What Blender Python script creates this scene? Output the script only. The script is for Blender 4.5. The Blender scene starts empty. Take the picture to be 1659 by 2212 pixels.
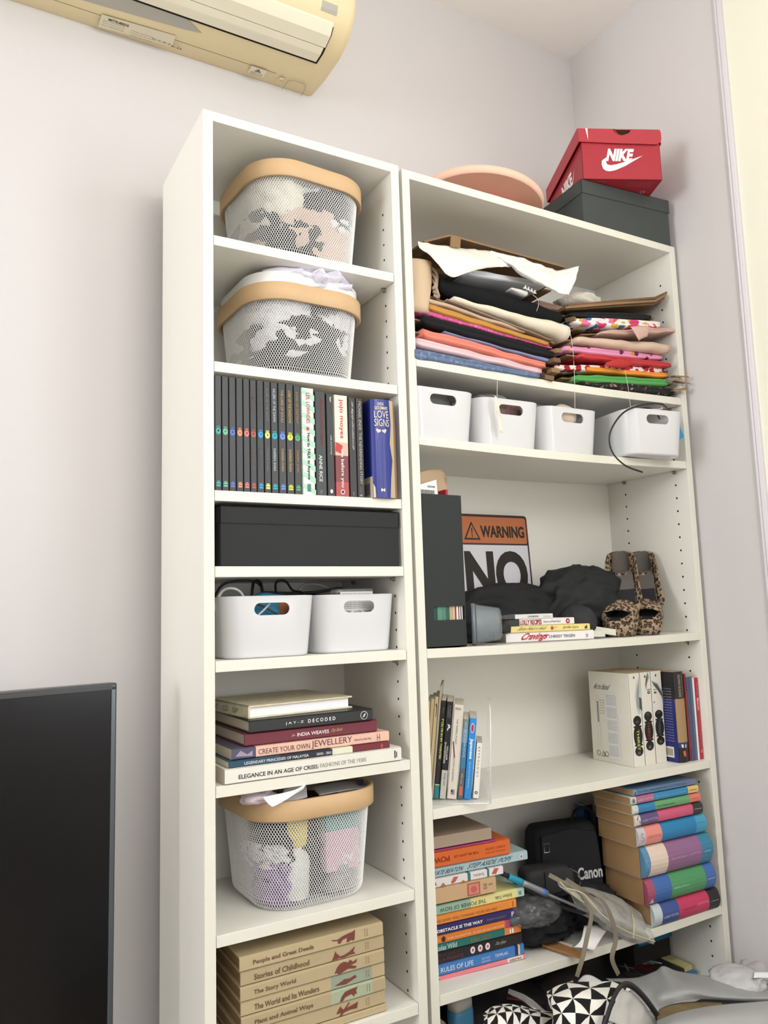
import bpy, bmesh, math, random
from math import sin, cos, pi, radians, atan2, sqrt, hypot
from mathutils import Vector, Matrix, Euler, noise
random.seed(3)
SC = bpy.context.scene
# ------------------------------------------------------------ camera
CAM = Vector((-0.37978, -1.26181, 1.13349))
ROT = Euler((radians(97.13362), radians(1.75650), radians(-29.55045)), 'XYZ')
FPX = 1697.477
cd = bpy.data.cameras.new('camera'); cd.sensor_fit = 'HORIZONTAL'; cd.sensor_width = 36
cd.lens = FPX / 1659 * 36; cd.clip_start = .02; cd.clip_end = 50
co = bpy.data.objects.new('camera', cd); SC.collection.objects.link(co)
co.location = CAM; co.rotation_euler = ROT; SC.camera = co
RM = ROT.to_matrix()
def at(u, v, **k):
    d = RM @ Vector(((u - 829.5) / FPX, -(v - 1106) / FPX, -1.0))
    a = 'xyz'.index(list(k)[0]); s = (list(k.values())[0] - CAM[a]) / d[a]
    return CAM + d * s
# ------------------------------------------------------------ world, lights, exposure
W = bpy.data.worlds.new('world'); SC.world = W; W.use_nodes = True
W.node_tree.nodes['Background'].inputs[0].default_value = (.82, .9, 1, 1)
W.node_tree.nodes['Background'].inputs[1].default_value = 1.0
def area(name, loc, rot, sx, sy, power, col):
    l = bpy.data.lights.new(name, 'AREA'); l.shape = 'RECTANGLE'; l.size = sx; l.size_y = sy
    l.energy = power; l.color = col
    o = bpy.data.objects.new(name, l); SC.collection.objects.link(o); o.location = loc; o.rotation_euler = rot
    return o
# daylight entering by the window in the left wall and the one in the front wall
area('window_daylight', (-4.13, -.8, 1.7), (0, radians(-108), 0), 1.5, 1.3, 66, (.99, 1, 1))
area('side_window_daylight', (1.19, -2.35, 1.65), (0, radians(104), 0), 1.5, 1.6, 40, (.99, 1, 1))
pl = bpy.data.lights.new('added_fill_light', 'POINT'); pl.energy = 30; pl.shadow_soft_size = .25; pl.color = (1, .99, .97)  # added fill lamp without a fixture, brightens ceiling, right wall and shelf backs
po = bpy.data.objects.new('added_fill_light', pl); SC.collection.objects.link(po); po.location = (.25, -1.75, 2.05)
vs = SC.view_settings; vs.view_transform = 'Standard'; vs.look = 'None'; vs.gamma = 1; vs.use_curve_mapping = False
vs.exposure = 0.25
# ------------------------------------------------------------ materials
def lin(c):
    r = []
    for x in c[:3]:
        x = x / 255; r.append(x / 12.92 if x <= .04045 else ((x + .055) / 1.055) ** 2.4)
    return (*r, 1)
MC = {}
def mat(col, rough=.5, spec=.4, var=0, bump=0, bscale=200, vscale=8, metal=0, sheen=0, trans=0, key=None):
    k = (tuple(col), rough, spec, var, bump, bscale, vscale, metal, sheen, trans)
    if k in MC: return MC[k]
    m = bpy.data.materials.new('m_%d' % len(MC)); m.use_nodes = True; MC[k] = m
    g_ = .3 * col[0] + .59 * col[1] + .11 * col[2]; col = [c * .9 + g_ * .1 for c in col]
    nt = m.node_tree; b = nt.nodes['Principled BSDF']
    b.inputs['Base Color'].default_value = lin(col); b.inputs['Roughness'].default_value = rough
    b.inputs['Specular IOR Level'].default_value = spec; b.inputs['Metallic'].default_value = metal
    if sheen: b.inputs['Sheen Weight'].default_value = sheen
    if trans:
        b.inputs['Transmission Weight'].default_value = trans
    if var or bump:
        tc = nt.nodes.new('ShaderNodeTexCoord')
    if var:
        n = nt.nodes.new('ShaderNodeTexNoise'); n.inputs['Scale'].default_value = vscale; n.inputs['Detail'].default_value = 5
        nt.links.new(tc.outputs['Object'], n.inputs['Vector'])
        mx = nt.nodes.new('ShaderNodeMix'); mx.data_type = 'RGBA'
        mx.inputs[6].default_value = lin([max(0, c * (1 - var)) for c in col]); mx.inputs[7].default_value = lin([min(255, c * (1 + var * .6)) for c in col])
        nt.links.new(n.outputs['Fac'], mx.inputs[0]); nt.links.new(mx.outputs[2], b.inputs['Base Color'])
    if bump:
        n2 = nt.nodes.new('ShaderNodeTexNoise'); n2.inputs['Scale'].default_value = bscale; n2.inputs['Detail'].default_value = 3
        nt.links.new(tc.outputs['Object'], n2.inputs['Vector'])
        bp = nt.nodes.new('ShaderNodeBump'); bp.inputs['Strength'].default_value = bump; bp.inputs['Distance'].default_value = .002
        nt.links.new(n2.outputs['Fac'], bp.inputs['Height']); nt.links.new(bp.outputs[0], b.inputs['Normal'])
    return m
def clear(tint=(235, 238, 238), alpha=.25, rough=.12):
    """thin clear plastic film or sheet: mostly see-through with a glossy skin"""
    k = ('clear', tint, alpha, rough)
    if k in MC: return MC[k]
    m = bpy.data.materials.new('m_clear_%d' % len(MC)); m.use_nodes = True; MC[k] = m
    nt = m.node_tree; b = nt.nodes['Principled BSDF']; b.inputs['Base Color'].default_value = lin(tint)
    b.inputs['Roughness'].default_value = rough; b.inputs['Alpha'].default_value = alpha; b.inputs['Specular IOR Level'].default_value = .8
    b.inputs['Coat Weight'].default_value = .6; b.inputs['Coat Roughness'].default_value = .08
    return m
def spots(key, base, cols, scale, th=.35, rough=.7, distort=.0, ring=None):
    """fabric print: voronoi cells; a cell's centre is coloured from the list, the rest is the ground"""
    if key in MC: return MC[key]
    m = bpy.data.materials.new('m_' + key); m.use_nodes = True; MC[key] = m
    nt = m.node_tree; N = nt.nodes; L = nt.links; b = N['Principled BSDF']; b.inputs['Roughness'].default_value = rough
    b.inputs['Specular IOR Level'].default_value = .25
    tc = N.new('ShaderNodeTexCoord'); nz = N.new('ShaderNodeTexNoise'); nz.inputs['Scale'].default_value = scale * 1.2; nz.inputs['Detail'].default_value = 3
    L.new(tc.outputs['Object'], nz.inputs['Vector'])
    ad = N.new('ShaderNodeVectorMath'); ad.operation = 'MULTIPLY_ADD'; ad.inputs[1].default_value = (distort,) * 3
    L.new(nz.outputs['Color'], ad.inputs[0]); L.new(tc.outputs['Object'], ad.inputs[2])
    vo = N.new('ShaderNodeTexVoronoi'); vo.inputs['Scale'].default_value = scale; L.new(ad.outputs[0], vo.inputs['Vector'])
    cr = N.new('ShaderNodeValToRGB'); cr.color_ramp.interpolation = 'CONSTANT'
    el = cr.color_ramp.elements
    n = len(cols)
    el[0].position = 0; el[0].color = lin(cols[0])
    el[1].position = 1 / n if n > 1 else 1; el[1].color = lin(cols[1 if n > 1 else 0])
    for i in range(2, n):
        e = el.new(i / n); e.color = lin(cols[i])
    sp = N.new('ShaderNodeSeparateColor'); L.new(vo.outputs['Color'], sp.inputs[0]); L.new(sp.outputs[0], cr.inputs[0])
    lt = N.new('ShaderNodeMath'); lt.operation = 'LESS_THAN'; lt.inputs[1].default_value = th; L.new(vo.outputs['Distance'], lt.inputs[0])
    mx = N.new('ShaderNodeMix'); mx.data_type = 'RGBA'; mx.inputs[6].default_value = lin(base)
    L.new(lt.outputs[0], mx.inputs[0]); L.new(cr.outputs[0], mx.inputs[7])
    out = mx.outputs[2]
    if ring:
        l2 = N.new('ShaderNodeMath'); l2.operation = 'LESS_THAN'; l2.inputs[1].default_value = ring[0]; L.new(vo.outputs['Distance'], l2.inputs[0])
        m2 = N.new('ShaderNodeMix'); m2.data_type = 'RGBA'; L.new(l2.outputs[0], m2.inputs[0]); L.new(out, m2.inputs[6]); m2.inputs[7].default_value = lin(ring[1]); out = m2.outputs[2]
    L.new(out, b.inputs['Base Color'])
    return m
WALLM = mat((212, 208, 207), .85, .15, var=.012, bump=.12, bscale=90, vscale=3)
CEILM = mat((250, 246, 240), .9, .1, var=.01, bump=.1, bscale=60)
CREAMM = mat((240, 238, 218), .6, .3, var=.01, bump=.05, bscale=40)
TRIMM = mat((208, 203, 208), .45, .4)
SHELFM = mat((235, 233, 223), .42, .45, var=.008, bump=.05, bscale=260, vscale=20)
EDGEM = mat((228, 225, 210), .42, .45, var=.015, bump=.06, bscale=260, vscale=60)
BACKM = mat((242, 240, 231), .55, .3, var=.008, vscale=10)
HOLEM = mat((40, 38, 36), .8, .1)
# ------------------------------------------------------------ object helpers
def new(name, me, parent=None):
    o = bpy.data.objects.new(name, me); SC.collection.objects.link(o)
    if parent: o.parent = parent
    return o
def tag(o, label=None, cat=None, group=None, kind=None):
    if label: o['label'] = label
    if cat: o['category'] = cat
    if group: o['group'] = group
    if kind: o['kind'] = kind
    return o
def thing(name, label, cat, loc=(0, 0, 0), rz=0, group=None, ry=0):
    o = new(name, None); o.location = loc; o.rotation_euler = (0, ry, rz)
    o.empty_display_size = .02
    return tag(o, label, cat, group)
class MB:
    """collects geometry for one mesh object"""
    def __init__(s): s.v = []; s.f = []; s.mi = []; s.mats = []
    def m(s, mt):
        if mt not in s.mats: s.mats.append(mt)
        return s.mats.index(mt)
    def add(s, vs, fs, mt, xf=None):
        n = len(s.v); i = s.m(mt)
        s.v += [tuple(xf @ Vector(p)) if xf else tuple(p) for p in vs]
        for f in fs: s.f.append(tuple(n + a for a in f)); s.mi.append(i)
        return s
    def box(s, x0, x1, y0, y1, z0, z1, mt, xf=None):
        vs = [(x, y, z) for x in (x0, x1) for y in (y0, y1) for z in (z0, z1)]
        return s.add(vs, [(0, 1, 3, 2), (4, 6, 7, 5), (0, 4, 5, 1), (2, 3, 7, 6), (0, 2, 6, 4), (1, 5, 7, 3)], mt, xf)
    def prism(s, prof, x0, x1, mt, axis='x', xf=None, segs=None):
        """extrude a closed 2d profile along an axis"""
        n = len(prof)
        def P(a, p):
            return {'x': (a, p[0], p[1]), 'y': (p[0], a, p[1]), 'z': (p[0], p[1], a)}[axis]
        vs = [P(x0, p) for p in prof] + [P(x1, p) for p in prof]
        fs = [(i, (i + 1) % n, n + (i + 1) % n, n + i) for i in range(n)] + [tuple(range(n))[::-1], tuple(range(n, 2 * n))]
        return s.add(vs, fs, mt, xf)
    def loft(s, rings, mt, cap=True, closed=True, xf=None):
        n = len(rings[0]); vs = [p for r in rings for p in r]; fs = []
        for k in range(len(rings) - 1):
            for i in range(n if closed else n - 1):
                j = (i + 1) % n; fs.append((k * n + i, k * n + j, (k + 1) * n + j, (k + 1) * n + i))
        if cap: fs += [tuple(range(n))[::-1], tuple(range((len(rings) - 1) * n, len(rings) * n))]
        return s.add(vs, fs, mt, xf)
    def tube(s, pts, r, mt, n=8, cap=True, flat=1.0, nrm=None):
        pts = [Vector(p) for p in pts]; rings = []
        up = Vector(nrm) if nrm else Vector((0, 0, 1))
        for i, p in enumerate(pts):
            t = (pts[min(i + 1, len(pts) - 1)] - pts[max(i - 1, 0)]).normalized()
            a = t.cross(up)
            if a.length < 1e-3: a = t.cross(Vector((1, .2, 0)))
            a.normalize(); b = t.cross(a).normalized()
            rr = r[i] if isinstance(r, (list, tuple)) else r
            rings.append([tuple(p + a * (rr * cos(2 * pi * k / n)) + b * (rr * flat * sin(2 * pi * k / n))) for k in range(n)])
        return s.loft(rings, mt, cap)
    def lathe(s, prof, mt, n=32, xf=None):
        rings = [[(r * cos(2 * pi * k / n), r * sin(2 * pi * k / n), z) for k in range(n)] for r, z in prof]
        return s.loft(rings, mt, cap=False, xf=xf)
    def build(s, name, parent=None, smooth=False, loc=None, bevel=0, solid=0, sub=0, angle=40):
        me = bpy.data.meshes.new(name); me.from_pydata(s.v, [], s.f)
        for mt in s.mats: me.materials.append(mt)
        me.polygons.foreach_set('material_index', s.mi)
        if smooth: me.polygons.foreach_set('use_smooth', [True] * len(me.polygons))
        me.update(); o = new(name, me, parent)
        if loc is not None: o.location = loc
        if sub: q = o.modifiers.new('s', 'SUBSURF'); q.levels = q.render_levels = sub
        if solid: q = o.modifiers.new('t', 'SOLIDIFY'); q.thickness = solid; q.offset = 0
        if bevel:
            q = o.modifiers.new('b', 'BEVEL'); q.width = bevel; q.segments = 2; q.limit_method = 'ANGLE'; q.angle_limit = radians(angle)
        return o
# ---- text as thin flat meshes
TC = {}
def textgeo(s, bold=0):
    k = (s, bold)
    if k in TC: return TC[k]
    c = bpy.data.curves.new('t', 'FONT'); c.body = s; c.resolution_u = 2 if len(s) > 10 else 5; c.offset = bold; c.fill_mode = 'FRONT'
    o = bpy.data.objects.new('t', c); me = bpy.data.meshes.new_from_object(o)
    vs = [(v.co.x, v.co.y) for v in me.vertices]; fs = [tuple(p.vertices) for p in me.polygons]
    bpy.data.objects.remove(o); bpy.data.curves.remove(c); bpy.data.meshes.remove(me)
    if vs:
        x0 = min(v[0] for v in vs); x1 = max(v[0] for v in vs); y0 = min(v[1] for v in vs); y1 = max(v[1] for v in vs)
        vs = [((x - x0) / (x1 - x0), (y - y0) / (y1 - y0)) for x, y in vs]
    TC[k] = (vs, fs); return TC[k]
def put_text(mb, s, a0, a1, b0, b1, col, frame, bold=.01, shear=0, eps=.0004):
    """frame: function (a,b,eps)->3d; the text fills a0..a1 x b0..b1"""
    vs, fs = textgeo(s, bold)
    mb.add([frame(a0 + (a1 - a0) * (x + shear * (y - .5)), b0 + (b1 - b0) * y, eps) for x, y in vs], fs, mat(col, .5, .3))
def put_poly(mb, pts, col, frame, eps=.0004, rough=.5):
    mb.add([frame(a, b, eps) for a, b in pts], [tuple(range(len(pts)))], mat(col, rough, .3))
def disc(a, b, ra, rb, n=16): return [(a + ra * cos(2 * pi * i / n), b + rb * sin(2 * pi * i / n)) for i in range(n)]
# ---- books
PAGE = (214, 203, 182)
def book(label, L, T, Wd, loc, col, rz=0, vertical=False, lean=0, pages=PAGE, bands=(), txt=(), polys=(), hard=False, rnd=None, group=None, bulge=0, rough=.4, cat='book'):
    """spine on the -y side. horizontal: spine runs along +x; vertical: spine text runs downwards.
    txt: (string, s0, s1, t0, t1, colour[, bold, shear]) as fractions of L and T."""
    r = thing('book', label, cat, loc, rz, group, lean)
    if vertical: F = lambda s, d, t: (t, d, L - s)
    else: F = lambda s, d, t: (s, d, t)
    c = .0022 if hard else .0007
    ov = .003 if hard else 0
    rn = rnd if rnd is not None else (.15 if not hard else .25)
    b = bulge
    # outline in (d,t): back board, spine, front board and back along the inside
    k = 7
    out = [(Wd, 0)]
    e = min(.0035, T * rn)
    for i in range(k + 1):
        f = i / k
        tt = T * f; dd = -b * sin(pi * f)
        if i in (0, k): out.append((e, tt))
        if i == 0: out.append((0.0, e * .6))
        elif i == k: out.append((0.0, T - e * .6))
        else: out.append((dd, tt))
    # order fix for the last corner
    o2 = [(Wd, 0), (e, 0), (0, e * .6)] + [(-b * sin(pi * i / k), T * i / k) for i in range(1, k)] + [(0, T - e * .6), (e, T), (Wd, T)]
    inn = [(Wd, T - c), (c + e * .3, T - c), (c + e * .3, c), (Wd, c)]
    prof = o2 + inn
    cuts = sorted({0.0, 1.0} | {x for bd in bands for x in (bd[0], bd[1])})
    mb = MB(); n = len(prof)
    def colat(f):
        cc = col
        for bd in bands:
            if bd[0] <= f <= bd[1]: cc = bd[2]
        return mat(cc, rough, .45, var=.02, vscale=30)
    for i in range(len(cuts) - 1):
        s0, s1 = cuts[i] * L, cuts[i + 1] * L
        vs = [F(s0, *p) for p in prof] + [F(s1, *p) for p in prof]
        fs = [(j, (j + 1) % n, n + (j + 1) % n, n + j) for j in range(n)]
        mb.add(vs, fs, colat((cuts[i] + cuts[i + 1]) / 2))
    no = len(o2)
    for s0, q in ((0.0, .001), (L, .999)):
        vs = [F(s0, *p) for p in prof]
        fs = [(0, 1, no + 2, no + 3)] + [(no - 2, no - 1, no, no + 1)] + [(1,) + tuple(range(2, no - 2)) + (no - 2, no + 1, no + 2)]
        mb.add(vs, fs, colat(q))
    mb.build('cover', r)
    pm = mat(pages, .85, .1, var=.06, vscale=3, bump=.3, bscale=400)
    pb = MB()
    pb.add([F(*p) for p in [(ov, c + e * .3, c), (L - ov, c + e * .3, c), (L - ov, Wd - ov - .0005, c), (ov, Wd - ov - .0005, c),
                            (ov, c + e * .3, T - c), (L - ov, c + e * .3, T - c), (L - ov, Wd - ov - .0005, T - c), (ov, Wd - ov - .0005, T - c)]],
           [(0, 3, 2, 1), (4, 5, 6, 7), (0, 1, 5, 4), (2, 3, 7, 6), (1, 2, 6, 5), (0, 4, 7, 3)], pm)
    pb.build('pages', r)
    if txt or polys:
        tb = MB()
        def fr(a, bb, eps):
            f = min(max(bb / T, 0), 1)
            return F(a, -b * sin(pi * f) - eps, bb)
        for p in polys: put_poly(tb, [(a * L, q * T) for a, q in p[0]], p[1], fr, eps=(p[2] if len(p) > 2 else .00035))
        for t in txt:
            put_text(tb, t[0], t[1] * L, t[2] * L, t[3] * T, t[4] * T, t[5], fr, bold=(t[6] if len(t) > 6 else .01), shear=(t[7] if len(t) > 7 else 0), eps=.0006)
        tb.build('spine_print', r)
    return r
def box_stack(*a): pass
# ---- cloth helpers
def catmull(P, t):
    n = len(P) - 1; x = t * n; i = min(int(x), n - 1); f = x - i
    p0, p1, p2, p3 = P[max(i - 1, 0)], P[i], P[i + 1], P[min(i + 2, n)]
    return .5 * ((2 * p1) + (-p0 + p2) * f + (2 * p0 - 5 * p1 + 4 * p2 - p3) * f * f + (-p0 + 3 * p1 - 3 * p2 + p3) * f ** 3)
def smooth_path(pts, n):
    P = [Vector(p) for p in pts]; return [catmull(P, i / (n - 1)) for i in range(n)]
def sheet(name, rows, mt, nu=40, nv=14, amp=0, fs=18, seed=0, thick=.001, parent=None, label=None, cat=None, group=None, matf=None, extra=()):
    R = [smooth_path(r, nu) for r in rows]
    g = []
    for j in range(nv):
        g.append([catmull([r[i] for r in R], j / (nv - 1)) for i in range(nu)])
    o0 = g[0][0].copy()
    mb = MB()
    for m_ in extra: mb.m(m_)
    vs = []
    for j in range(nv):
        for i in range(nu):
            p = g[j][i].copy()
            if amp:
                a = amp * (noise.noise(p * fs + Vector((seed, 0, 0))) + .5 * noise.noise(p * fs * 2.3 + Vector((0, seed, 0))))
                p += Vector((.2 * a, -a, .3 * a))
            vs.append(tuple(p - (o0 if not parent else Vector((0, 0, 0)))))
    fs_ = [(j * nu + i, j * nu + i + 1, (j + 1) * nu + i + 1, (j + 1) * nu + i) for j in range(nv - 1) for i in range(nu - 1)]
    mb.add(vs, fs_, mt)
    if matf:
        k = 0
        for j in range(nv - 1):
            for i in range(nu - 1): mb.mi[k] = mb.m(matf(i / (nu - 1), j / (nv - 1))); k += 1
    o = mb.build(name, parent, smooth=True, solid=thick)
    if not parent: o.location = o0
    if label: tag(o, label, cat, group)
    return o
def crumple(name, c, r, mt, seed=0, amp=.35, fs=2.2, clampf=None, parent=None, label=None, cat=None, sub=4, group=None, sq=1.0, base=None):
    bm = bmesh.new(); bmesh.ops.create_icosphere(bm, subdivisions=sub, radius=1)
    c = Vector(c)
    for v in bm.verts:
        p = v.co.copy()
        if sq != 1.0:
            p = Vector([math.copysign(abs(q) ** sq, q) for q in p])
        q = p * fs + Vector((seed * 7.3, seed * 3.1, seed))
        w = noise.noise_vector(q * .6) * .6
        n1 = 1 - 2 * abs(noise.noise(q + w)); n2 = 1 - 2 * abs(noise.noise(q * 2.4 + w))
        d = 1 + amp * (.55 * n1 + .3 * n2 - .35)
        v.co = Vector((p.x * r[0], p.y * r[1], p.z * r[2])) * d
        if clampf:
            k_ = noise.noise(p * 3.1 + Vector((seed, 2, 1))); k2 = 1 - 2 * abs(noise.noise(p * 4.7 + Vector((1, seed, 1))))
            v.co = Vector(clampf(c + v.co, .009 * max(0, k_ * 1.2 + .35 * k2))) - c
        if base is not None and v.co.z + c.z < base: v.co.z = base - c.z
    for f in bm.faces: f.smooth = True
    me = bpy.data.meshes.new(name); bm.to_mesh(me); bm.free(); me.materials.append(mt)
    o = new(name, me, parent); o.location = c
    if label: tag(o, label, cat, group)
    return o
def rrect(w, d, r, n=6, x0=0, y0=0, z=0):
    pts = []
    for cx, cy, a0 in ((w / 2 - r, d / 2 - r, 0), (-w / 2 + r, d / 2 - r, pi / 2), (-w / 2 + r, -d / 2 + r, pi), (w / 2 - r, -d / 2 + r, 1.5 * pi)):
        for i in range(n + 1):
            a = a0 + pi / 2 * i / n; pts.append((x0 + cx + r * cos(a), y0 + cy + r * sin(a), z))
    return pts

# ============================================================ THE ROOM
def struct(name, mb, parent=None, **k):
    o = mb.build(name, parent, **k)
    if not parent: o['kind'] = 'structure'
    return o
XR, YB, ZC, XL, YF = 1.222, .33, 2.757, -4.2, -3.6
m = MB()
m.box(XL - .1, XR + .1, YB, YB + .1, 0, ZC, WALLM); struct('wall_back', m)
m = MB(); m.box(XR, XR + .1, -.165, YB, 0, ZC, WALLM); struct('wall_right', m)
# doorway side: frame moulding then a cream door leaf
m = MB()
prof = [(XR - .002, -.158), (XR - .006, -.160), (XR - .007, -.164), (XR - .004, -.167), (XR - .006, -.170), (XR - .003, -.176), (XR, -.178), (XR + .06, -.178), (XR + .06, -.158)]
m.prism(prof, 0, ZC, TRIMM, axis='z'); struct('trim_1', m)
m = MB(); m.box(XR + .006, XR + .05, -1.1, -.178, 0, ZC, CREAMM)
d = struct('door_1', m)
m = MB(); m.lathe([(0, 0), (.012, .0), (.012, .03), (.026, .04), (.03, .055), (.022, .07), (0, .074)], mat((190, 185, 175), .3, .6, metal=.8), 20)
k = m.build('door_handle', d, smooth=True); k.location = (XR + .006, -1.03, 1.0); k.rotation_euler = (0, radians(-90), 0)
m = MB(); m.box(XL - .1, XR + .1, YF - .1, YB + .1, ZC, ZC + .1, CEILM); struct('ceiling', m)
m = MB(); m.box(XL - .1, XR + .1, YF - .1, YB + .1, -.1, 0, mat((158, 148, 136), .5, .4, var=.15, vscale=4)); struct('floor', m)
def wall_with_hole(name, fix, a0, a1, h0, h1, z0, z1, axis):
    mb = MB()
    for (p, q, r, s) in ((a0, h0, 0, ZC), (h1, a1, 0, ZC), (h0, h1, 0, z0), (h0, h1, z1, ZC)):
        if axis == 'x': mb.box(fix - .1, fix, p, q, r, s, WALLM)
        else: mb.box(p, q, fix - .1, fix, r, s, WALLM)
    struct(name, mb)
    wf = MB(); t = .04
    for (p, q, r, s) in ((h0, h1, z0, z0 + t), (h0, h1, z1 - t, z1), (h0, h0 + t, z0, z1), (h1 - t, h1, z0, z1), ((h0 + h1) / 2 - t / 2, (h0 + h1) / 2 + t / 2, z0, z1)):
        if axis == 'x': wf.box(fix - .08, fix - .04, p, q, r, s, TRIMM)
        else: wf.box(p, q, fix - .08, fix - .04, r, s, TRIMM)
    return wf
struct('window_1', wall_with_hole('wall_left', XL, YF, YB, -1.5, -.1, .9, 2.5, 'x'))
struct('window_2', wall_with_hole('wall_right_front', XR + .1, YF, -1.1, -3.2, -1.5, .85, 2.45, 'x'))
m = MB(); m.box(XL, XR + .1, YF - .1, YF, 0, ZC, WALLM); struct('wall_front', m)

# ============================================================ BOOKCASES
ZS_N = [1.7897, 1.5633, 1.3410, 1.2140, 1.0597, .8630, .6382, .4480, .2553]
ZS_W = [1.6271, 1.4694, 1.0591, .7674, .4473, .2553]
TH = .0178
SAGS = [.0065, .0060, .0030, .0030, .0040, 0]
def bookcase(label, x0, y0, w, top, zs, rz=0, D=.28, t=.018, sag=(0,) * 12):
    r = thing('bookcase', label, 'bookcase', (x0, y0, 0), rz)
    b = .0006
    for xa in (0, w - t):
        p = MB(); p.box(xa, xa + t, 0, D, 0, top, SHELFM)
        p.mi[0] = p.m(SHELFM); p.mi[2] = p.m(EDGEM)
        side = p.build('side_panel', r, bevel=b)
    p = MB(); p.box(t, w - t, .0, D - .012, top - TH, top, SHELFM); p.mi[2] = p.m(EDGEM); p.build('top_board', r, bevel=b)
    p = MB(); p.box(t - .002, w - t + .002, D - .018, D - .015, .06, top - .002, BACKM)
    p.build('back_panel', r)
    for z, sg_ in zip(zs, sag):
        p = MB(); ns = 16 if sg_ else 1; xs = [t + .001 + (w - 2 * t - .002) * k / ns for k in range(ns + 1)]; v_ = []
        for k, x in enumerate(xs):
            dz = -sg_ * sin(pi * k / ns); v_ += [(x, .001, z - TH + dz), (x, D - .0185, z - TH + dz), (x, D - .0185, z + dz), (x, .001, z + dz)]
        p.loft([v_[4 * k:4 * k + 4] for k in range(ns + 1)], SHELFM)
        ei = p.m(EDGEM)
        for k in range(ns): p.mi[4 * k + 3] = ei
        p.build('shelf', r, bevel=b)
    p = MB(); p.box(t, w - t, .01, D - .02, .07, .07 + TH, SHELFM); p.build('bottom_board', r, bevel=b)
    p = MB(); p.box(t, w - t, .03, .045, 0, .07, SHELFM); p.build('plinth', r)
    # rows of shelf pin holes on the inner faces and the pins under each shelf
    h = MB()
    holes = []
    z = .2
    while z < top - .08:
        if all(not (s - TH - .004 < z < s + .004) for s in zs): holes.append(z)
        z += .032
    for z in holes:
        for y in ((.037, .2) if w > .5 else (.037,)):
            for xa, sg in ((t, 1), (w - t, -1)):
                ring = [(xa + sg * .0002, y + .0026 * cos(a * pi / 4), z + .0026 * sin(a * pi / 4)) for a in range(8)]
                h.add(ring + [(xa + sg * .0002, y, z)], [(a, (a + 1) % 8, 8) for a in range(8)], HOLEM)
    o = h.build('pin_holes', r); o['kind'] = 'stuff'
    pm = mat((168, 166, 160), .3, .5, metal=.9)
    for z in zs:
        for y in (.037, .2):
            for xa, sg in ((t, 1), (w - t, -1)):
                if sg == 1 and y > .1: continue
                q = MB(); q.tube([(xa, y, z - TH - .0035), (xa + sg * .009, y, z - TH - .0035)], .003, pm, 8)
                q.box(min(xa, xa + sg * .004), max(xa, xa + sg * .004), y - .004, y + .004, z - TH - .008, z - TH - .001, pm)
                q.build('shelf_pin', r)
    return r
bookcase('narrow white bookcase on the left with eight shelves', 0, 0, .40, 2.02, ZS_N)
bookcase('wide white bookcase on the right beside the wall', .4097, .004, .80, 2.019, ZS_W, rz=-.0029, sag=SAGS)
X0 = .4277

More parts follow.
